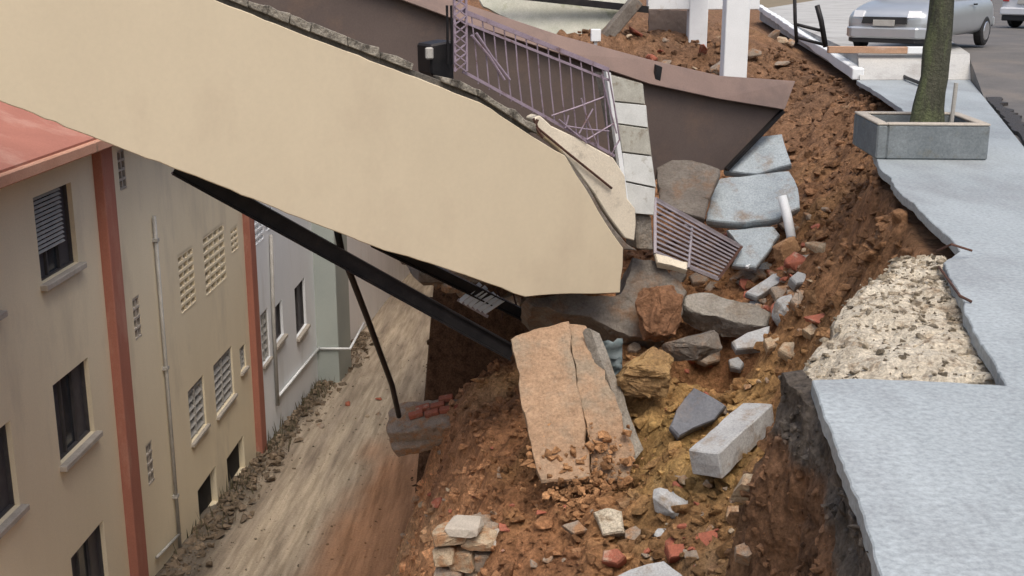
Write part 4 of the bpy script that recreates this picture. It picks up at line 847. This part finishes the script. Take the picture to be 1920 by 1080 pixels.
# ---------------------------------------------------------------- cars
def car(label, loc, ang, paint, hatch=True):
    fw = Vector((math.sin(ang), math.cos(ang), 0)); rt = Vector((fw.y, -fw.x, 0)); loc = Vector(loc)
    t = thing('parked_car', label, 'car', loc)
    def P(x, y, z): return loc+fw*x+rt*y+Vector((0, 0, z))
    def loft(secs, name, mat, close=True, par=t):
        mb = MB(); n = len(secs[0]); vs = [P(*p) for s_ in secs for p in s_]; fs = []
        for i in range(len(secs)-1):
            for k in range(n): fs.append((i*n+k, i*n+(k+1) % n, (i+1)*n+(k+1) % n, (i+1)*n+k))
        fs += [tuple(range(n)), tuple(range((len(secs)-1)*n, len(secs)*n))]; mb.add(vs, fs); o = mb.build(name, mat, par, smooth=True)
        md = o.modifiers.new('sub', 'SUBSURF'); md.levels = md.render_levels = 2; return o
    def sec(x, hw, zb, zm, zt, tw):
        h = [(hw*.80, zb), (hw*.97, zb+.06), (hw, zm), (hw*.985, zm+.16), (tw, zt-.02), (tw*.7, zt+.012)]
        return [(x, y, z) for y, z in h]+[(x, -y, z) for y, z in h[::-1]]
    body = [sec(0, .70, .32, .50, .86, .66), sec(.06, .80, .26, .52, .92, .74), sec(.5, .83, .24, .55, .95, .78), sec(1.2, .84, .22, .55, .94, .78), sec(2.4, .84, .22, .55, .93, .78), sec(3.1, .83, .23, .53, .90, .74), sec(3.75, .80, .26, .50, .78, .66), sec(3.95, .66, .32, .46, .66, .55)]
    bo = loft(body, 'body', paint)
    def csec(x, zt, tw, bw=.74, zb=.88):
        h = [(bw, zb), (bw-.02, zb+.1), (tw+.03, zt-.08), (tw-.06, zt), (tw*.5, zt+.03)]
        return [(x, y, z) for y, z in h]+[(x, -y, z) for y, z in h[::-1]]
    loft([csec(.12, .96, .66), csec(.35, 1.33, .58), csec(.6, 1.43, .57), csec(1.5, 1.46, .58), csec(2.1, 1.42, .57), csec(2.55, 1.18, .60), csec(2.95, .94, .66)], 'cabin', paint, par=bo)
    def quad(pts, name, mat, par=t, th=.02):
        pts = [P(*p) for p in pts]; n = (pts[1]-pts[0]).cross(pts[2]-pts[0]).normalized()*th; mb = MB(); mb.prism([p+n*.5 for p in pts], -n); return mb.build(name, mat, par, bevel=.004)
    quad([(.10, -.56, 1.0), (.10, .56, 1.0), (.29, .49, 1.32), (.29, -.49, 1.32)], 'rear_window', 'glass')
    quad([(2.88, -.58, 1.0), (2.88, .58, 1.0), (2.30, .5, 1.36), (2.30, -.5, 1.36)], 'windscreen', 'glass')
    for sgn in (1, -1):
        quad([(.55, sgn*.725, .98), (1.25, sgn*.735, .98), (1.25, sgn*.64, 1.34), (.65, sgn*.635, 1.33)], 'side_window', 'glass')
        quad([(1.32, sgn*.735, .98), (2.35, sgn*.73, .98), (2.05, sgn*.64, 1.33), (1.32, sgn*.64, 1.34)], 'side_window', 'glass')
        quad([(-.005, sgn*.50, .72), (-.005, sgn*.68, .72), (.03, sgn*.68, .90), (.02, sgn*.52, .90)], 'tail_light', 'red_lens', th=.05)
        quad([(3.93, sgn*.40, .60), (3.86, sgn*.62, .60), (3.80, sgn*.62, .72), (3.86, sgn*.40, .72)], 'headlight', 'lens', th=.05)
        quad([(1.45, sgn*.845, .80), (1.62, sgn*.845, .80), (1.62, sgn*.845, .83), (1.45, sgn*.845, .83)], 'door_handle', 'rubber', th=.03)
        for x in (.68, 3.1):
            mb = MB(); c = [P(x, sgn*.66, .29), P(x, sgn*.84, .29)]; mb.tube([c[0], c[0].lerp(c[1], .12), c[0].lerp(c[1], .88), c[1]], [.24, .29, .29, .25], 20); wh = mb.build('wheel', 'rubber', t, smooth=False)
            mb = MB(); mb.tube([P(x, sgn*.835, .29), P(x, sgn*.85, .29)], [.19, .17], 16); mb.build('rim', 'chrome', wh)
    b_ = MB(); b_.prism([P(*p) for p in [(-.06, -.72, .36), (-.06, .72, .36), (.10, .82, .36), (.10, -.82, .36)]], (0, 0, .20)); b_.build('rear_bumper', paint, t, bevel=.03)
    b_ = MB(); b_.prism([P(*p) for p in [(-.02, -.68, .20), (-.02, .68, .20), (.2, .78, .20), (.2, -.78, .20)]], (0, 0, .155)); b_.build('bumper_skirt', 'rubber', t, bevel=.02)
    quad([(3.965, -.42, .50), (3.965, .42, .50), (3.95, .40, .62), (3.95, -.40, .62)], 'grille', 'rubber', th=.04)
    quad([(3.985, -.2, .46), (3.985, .2, .46), (3.98, .2, .57), (3.98, -.2, .57)], 'number_plate', 'pipe', th=.02)
    b_ = MB(); b_.prism([P(*p) for p in [(3.72, -.80, .24), (3.72, .80, .24), (4.0, .62, .24), (4.0, -.62, .24)]], (0, 0, .20)); b_.build('front_bumper', paint, t, bevel=.03)
    b_ = MB(); b_.prism([P(*p) for p in [(3.7, -.76, .16), (3.7, .76, .16), (3.97, .58, .16), (3.97, -.58, .16)]], (0, 0, .078)); b_.build('air_dam', 'rubber', t, bevel=.01)
    quad([(-.03, -.2, .66), (-.03, .2, .66), (-.01, .2, .78), (-.01, -.2, .78)], 'number_plate', 'pipe', th=.03)
    quad([(-.02, -.42, .845), (-.02, .42, .845), (-.01, .42, .875), (-.01, -.42, .875)], 'chrome_strip', 'chrome', th=.03)
    return t
rc = at_y(1655, 60, 21.75); an = math.radians(218)
car('silver hatchback parked behind the mossy tree trunk with its front to the plank', (rc.x-math.sin(an)*4.0, 21.75-math.cos(an)*4.0, .41), an, 'car')
rc = at_y(1915, 60, 33); car('white car parked on the asphalt road beyond the silver hatchback', (rc.x, 33, .37), math.radians(60), 'car2')
# ---------------------------------------------------------------- wreckage behind the brown parapet
slab('roof_panel', 'pale collapsed roof panel behind the brown parapet', 'panel', [(880, -40), (1200, -40), (1192, 10), (1150, 40), (1110, 72), (1040, 66), (960, 38), (905, 12)], (1050, 10), 25.5, (0, -.85, .5), .14, M('stained_panel', (.46, .46, .40), (.36, .37, .31), 2, .8, .4, 20, .01, c3=(.22, .24, .15), s3=2.2, t3=(.55, .7), fine=.1), 72)
mb = MB(); mb.beam(at_y(930, -12, 25.1), at_y(1215, 18, 25.3), .16, .14); tag(mb.build('roof_beam', 'black_metal'), 'dark beam lying across the pale collapsed roof panel', 'beam')
mb = MB(); mb.beam(at_y(1195, 0, 25.0), at_y(1132, 74, 24.8), .22, .26); tag(mb.build('roof_beam', 'dark_concrete', bevel=.02), 'dark broken beam slanting down beside the white carport', 'beam')
q = MB(); p = at_y(1117, 66, 22.0); q.box(p, (.09, 0, 0), (0, .09, 0), (0, 0, .11)); q.box(p+Vector((0, 0, -.5)), (.03, 0, 0), (0, .03, 0), (0, 0, .42)); tag(q.build('junction_box', 'white_paint', bevel=.01), 'small white box on a stub behind the brown parapet', 'box')
# fallen shutter hanging under the parapet
sh = thing('fallen_shutter', 'broken white slatted shutter hanging under the cream parapet', 'shutter', at_y(900, 575, 13.4))
for k in range(6):
    q = MB(); q.beam(at_y(862+k*9, 566+k*4, 13.4), at_y(900+k*9+r0.uniform(-4, 4), 532+k*6, 13.5), .06, .014, (0, -.5, .8)); q.build('slat', 'white_paint', sh)
q = MB(); q.beam(at_y(858, 562, 13.42), at_y(915, 594, 13.42), .03, .03); q.build('shutter_rail', 'grey_metal', sh)
# rubble along the foot of the facades
def samp_wall(n):
    s_ = rng.uniform(1, 26, n); d = np.abs(rng.normal(0, .35, n))+.02; P = np.stack([F0.x+en.x*s_+nn.x*d, F0.y+en.y*s_+nn.y*d, np.zeros(n)], -1); P[:, 2] = ground_z(P[:, 1])+.02; return P
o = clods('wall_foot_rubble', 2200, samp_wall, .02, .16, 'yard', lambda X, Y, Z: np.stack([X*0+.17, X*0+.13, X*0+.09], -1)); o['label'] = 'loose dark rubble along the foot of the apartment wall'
mb = MB()
for k in range(260):
    s_ = rr.choice((5.2, 7.5, 8.1, 11, 12.4, 15.5, 17))+rr.gauss(0, .5); c = FP(s_, 0, abs(rr.gauss(.1, .25))); c.z = float(ground_z(c.y)); h = rr.uniform(.1, .45); a = rr.uniform(0, 6.28); b = Vector((math.cos(a), math.sin(a), 0))*.02
    mb.add([c-b, c+b, c+Vector((rr.uniform(-.12, .12), rr.uniform(-.12, .12), h))], [(0, 1, 2)])
tag(mb.build('weeds', 'weed'), 'dry weeds along the foot of the apartment wall', 'weeds', kind='stuff')
# bent reinforcing bars sticking out of the broken pavement edge
for k, (pts, lab) in enumerate([([(1758, 470, .02), (1784, 458, .10), (1822, 470, .05)], 'thin bent bar sticking up at the notch of the pavement edge'), ([(1760, 500, -.05), (1800, 555, .03), (1822, 566, .01)], 'thin bar lying along the edge of the pale screed')]):
    q = MB(); q.tube([at_z(x, y, z) for x, y, z in pts], .008, 6); tag(q.build('reinforcing_bar', 'rust'), lab, 'bar')


ck = rng.integers(0, len(CUT[0]), 2600)
o = clods('cut_face_clods', 2600, lambda n: CUT[0][ck], .006, .045, 'soil', lambda X, Y, Z: CUT[1][ck]*rng.uniform(.7, 1.5, len(ck))[:, None]); o['label'] = 'crumbs of earth and aggregate stuck in the cut under the near pavement edge'
def samp_yard(n):
    X = rng.uniform(-5.9, -2.0, n); Y = 13+30*rng.random(n)**1.3; return np.stack([X, Y, yard_z(X, Y)], -1)
o = clods('yard_gravel', 2200, samp_yard, .008, .05, 'yard', lambda X, Y, Z: yard_col(X, Y, Z)*rng.uniform(.5, 1.1, len(X))[:, None]); o['label'] = 'fine gravel and crumbs scattered over the muddy yard'; o['category'] = 'gravel'

for k, (px, py, sc_) in enumerate([(845, 545, .16), (880, 556, .2), (925, 566, .14), (955, 572, .2), (990, 574, .17), (820, 536, .12)]):
    put_rock('hollow_rubble', 'dusty broken lump on the edge of the added dark shade slab', 'rubble', px, py-4, (sc_, sc_*.8, sc_*.55), 'dusty', 820+k, rough=.1, group='lumps on the edge of the added shade slab', y=14.75+.05*k)
for k, (pts, lab) in enumerate([([(930, 540), (945, 575), (940, 600)], 'thin bent bar hanging below the cream parapet beside the broken shutter'), ([(962, 550), (968, 572), (985, 590)], 'thin rusty bar curling over the top of the leaning slab')]):
    q = MB(); q.tube([at_y(x, y, 13.6) for x, y in pts], .012, 6); tag(q.build('reinforcing_bar', 'rust'), lab, 'bar')
pr = random.Random(31)
for k, (px, py, sz, m_) in enumerate([(1395, 520, 26, 'dusty'), (1440, 500, 22, 'blue_concrete'), (1470, 545, 24, 'dusty'), (1420, 575, 20, 'kerb'), (1500, 560, 22, 'dusty'), (1450, 640, 22, 'mortar'), (1485, 650, 26, 'mortar'), (1520, 620, 22, 'mortar'), (1340, 540, 22, 'dusty'), (1310, 520, 20, 'dusty'), (1270, 520, 22, 'dark_concrete'), (1380, 680, 18, 'kerb'), (1240, 660, 20, 'dusty'), (1430, 470, 18, 'dusty'), (1500, 520, 18, 'kerb'), (1190, 650, 16, 'dusty'), (1330, 665, 26, 'dusty'), (1410, 900, 24, 'mortar'), (1380, 960, 26, 'mortar'), (1330, 1010, 30, 'brick'), (1270, 1030, 26, 'brick'), (1400, 1030, 24, 'dusty'), (1190, 1000, 22, 'dusty'), (1240, 1000, 20, 'kerb'), (1080, 990, 24, 'dusty'), (1150, 1040, 26, 'brick')]):
    n_ = pr.randint(4, 6); ph = pr.uniform(0, 6.28); pix = [(px+sz*pr.uniform(.8, 1.25)*math.cos(ph+6.28*i/n_), py+sz*.62*pr.uniform(.8, 1.25)*math.sin(ph+6.28*i/n_)) for i in range(n_)]
    where = 'in the rubble around the grey boulder' if py < 700 else 'half buried below the white rock'
    tone = {'dusty': 'dusty brown', 'blue_concrete': 'blue grey', 'kerb': 'pale grey', 'mortar': 'cream', 'dark_concrete': 'dark', 'brick': 'reddish'}[m_]
    slab('paving_piece', tone+' angular slab piece '+where, 'slab piece', pix, (px, py), hit(px, py).y-.12, (pr.uniform(-.5, .3), pr.uniform(-.75, -.35), .8), pr.uniform(.07, .14), m_, 400+k, tone+' slab pieces '+where, amp=.015)
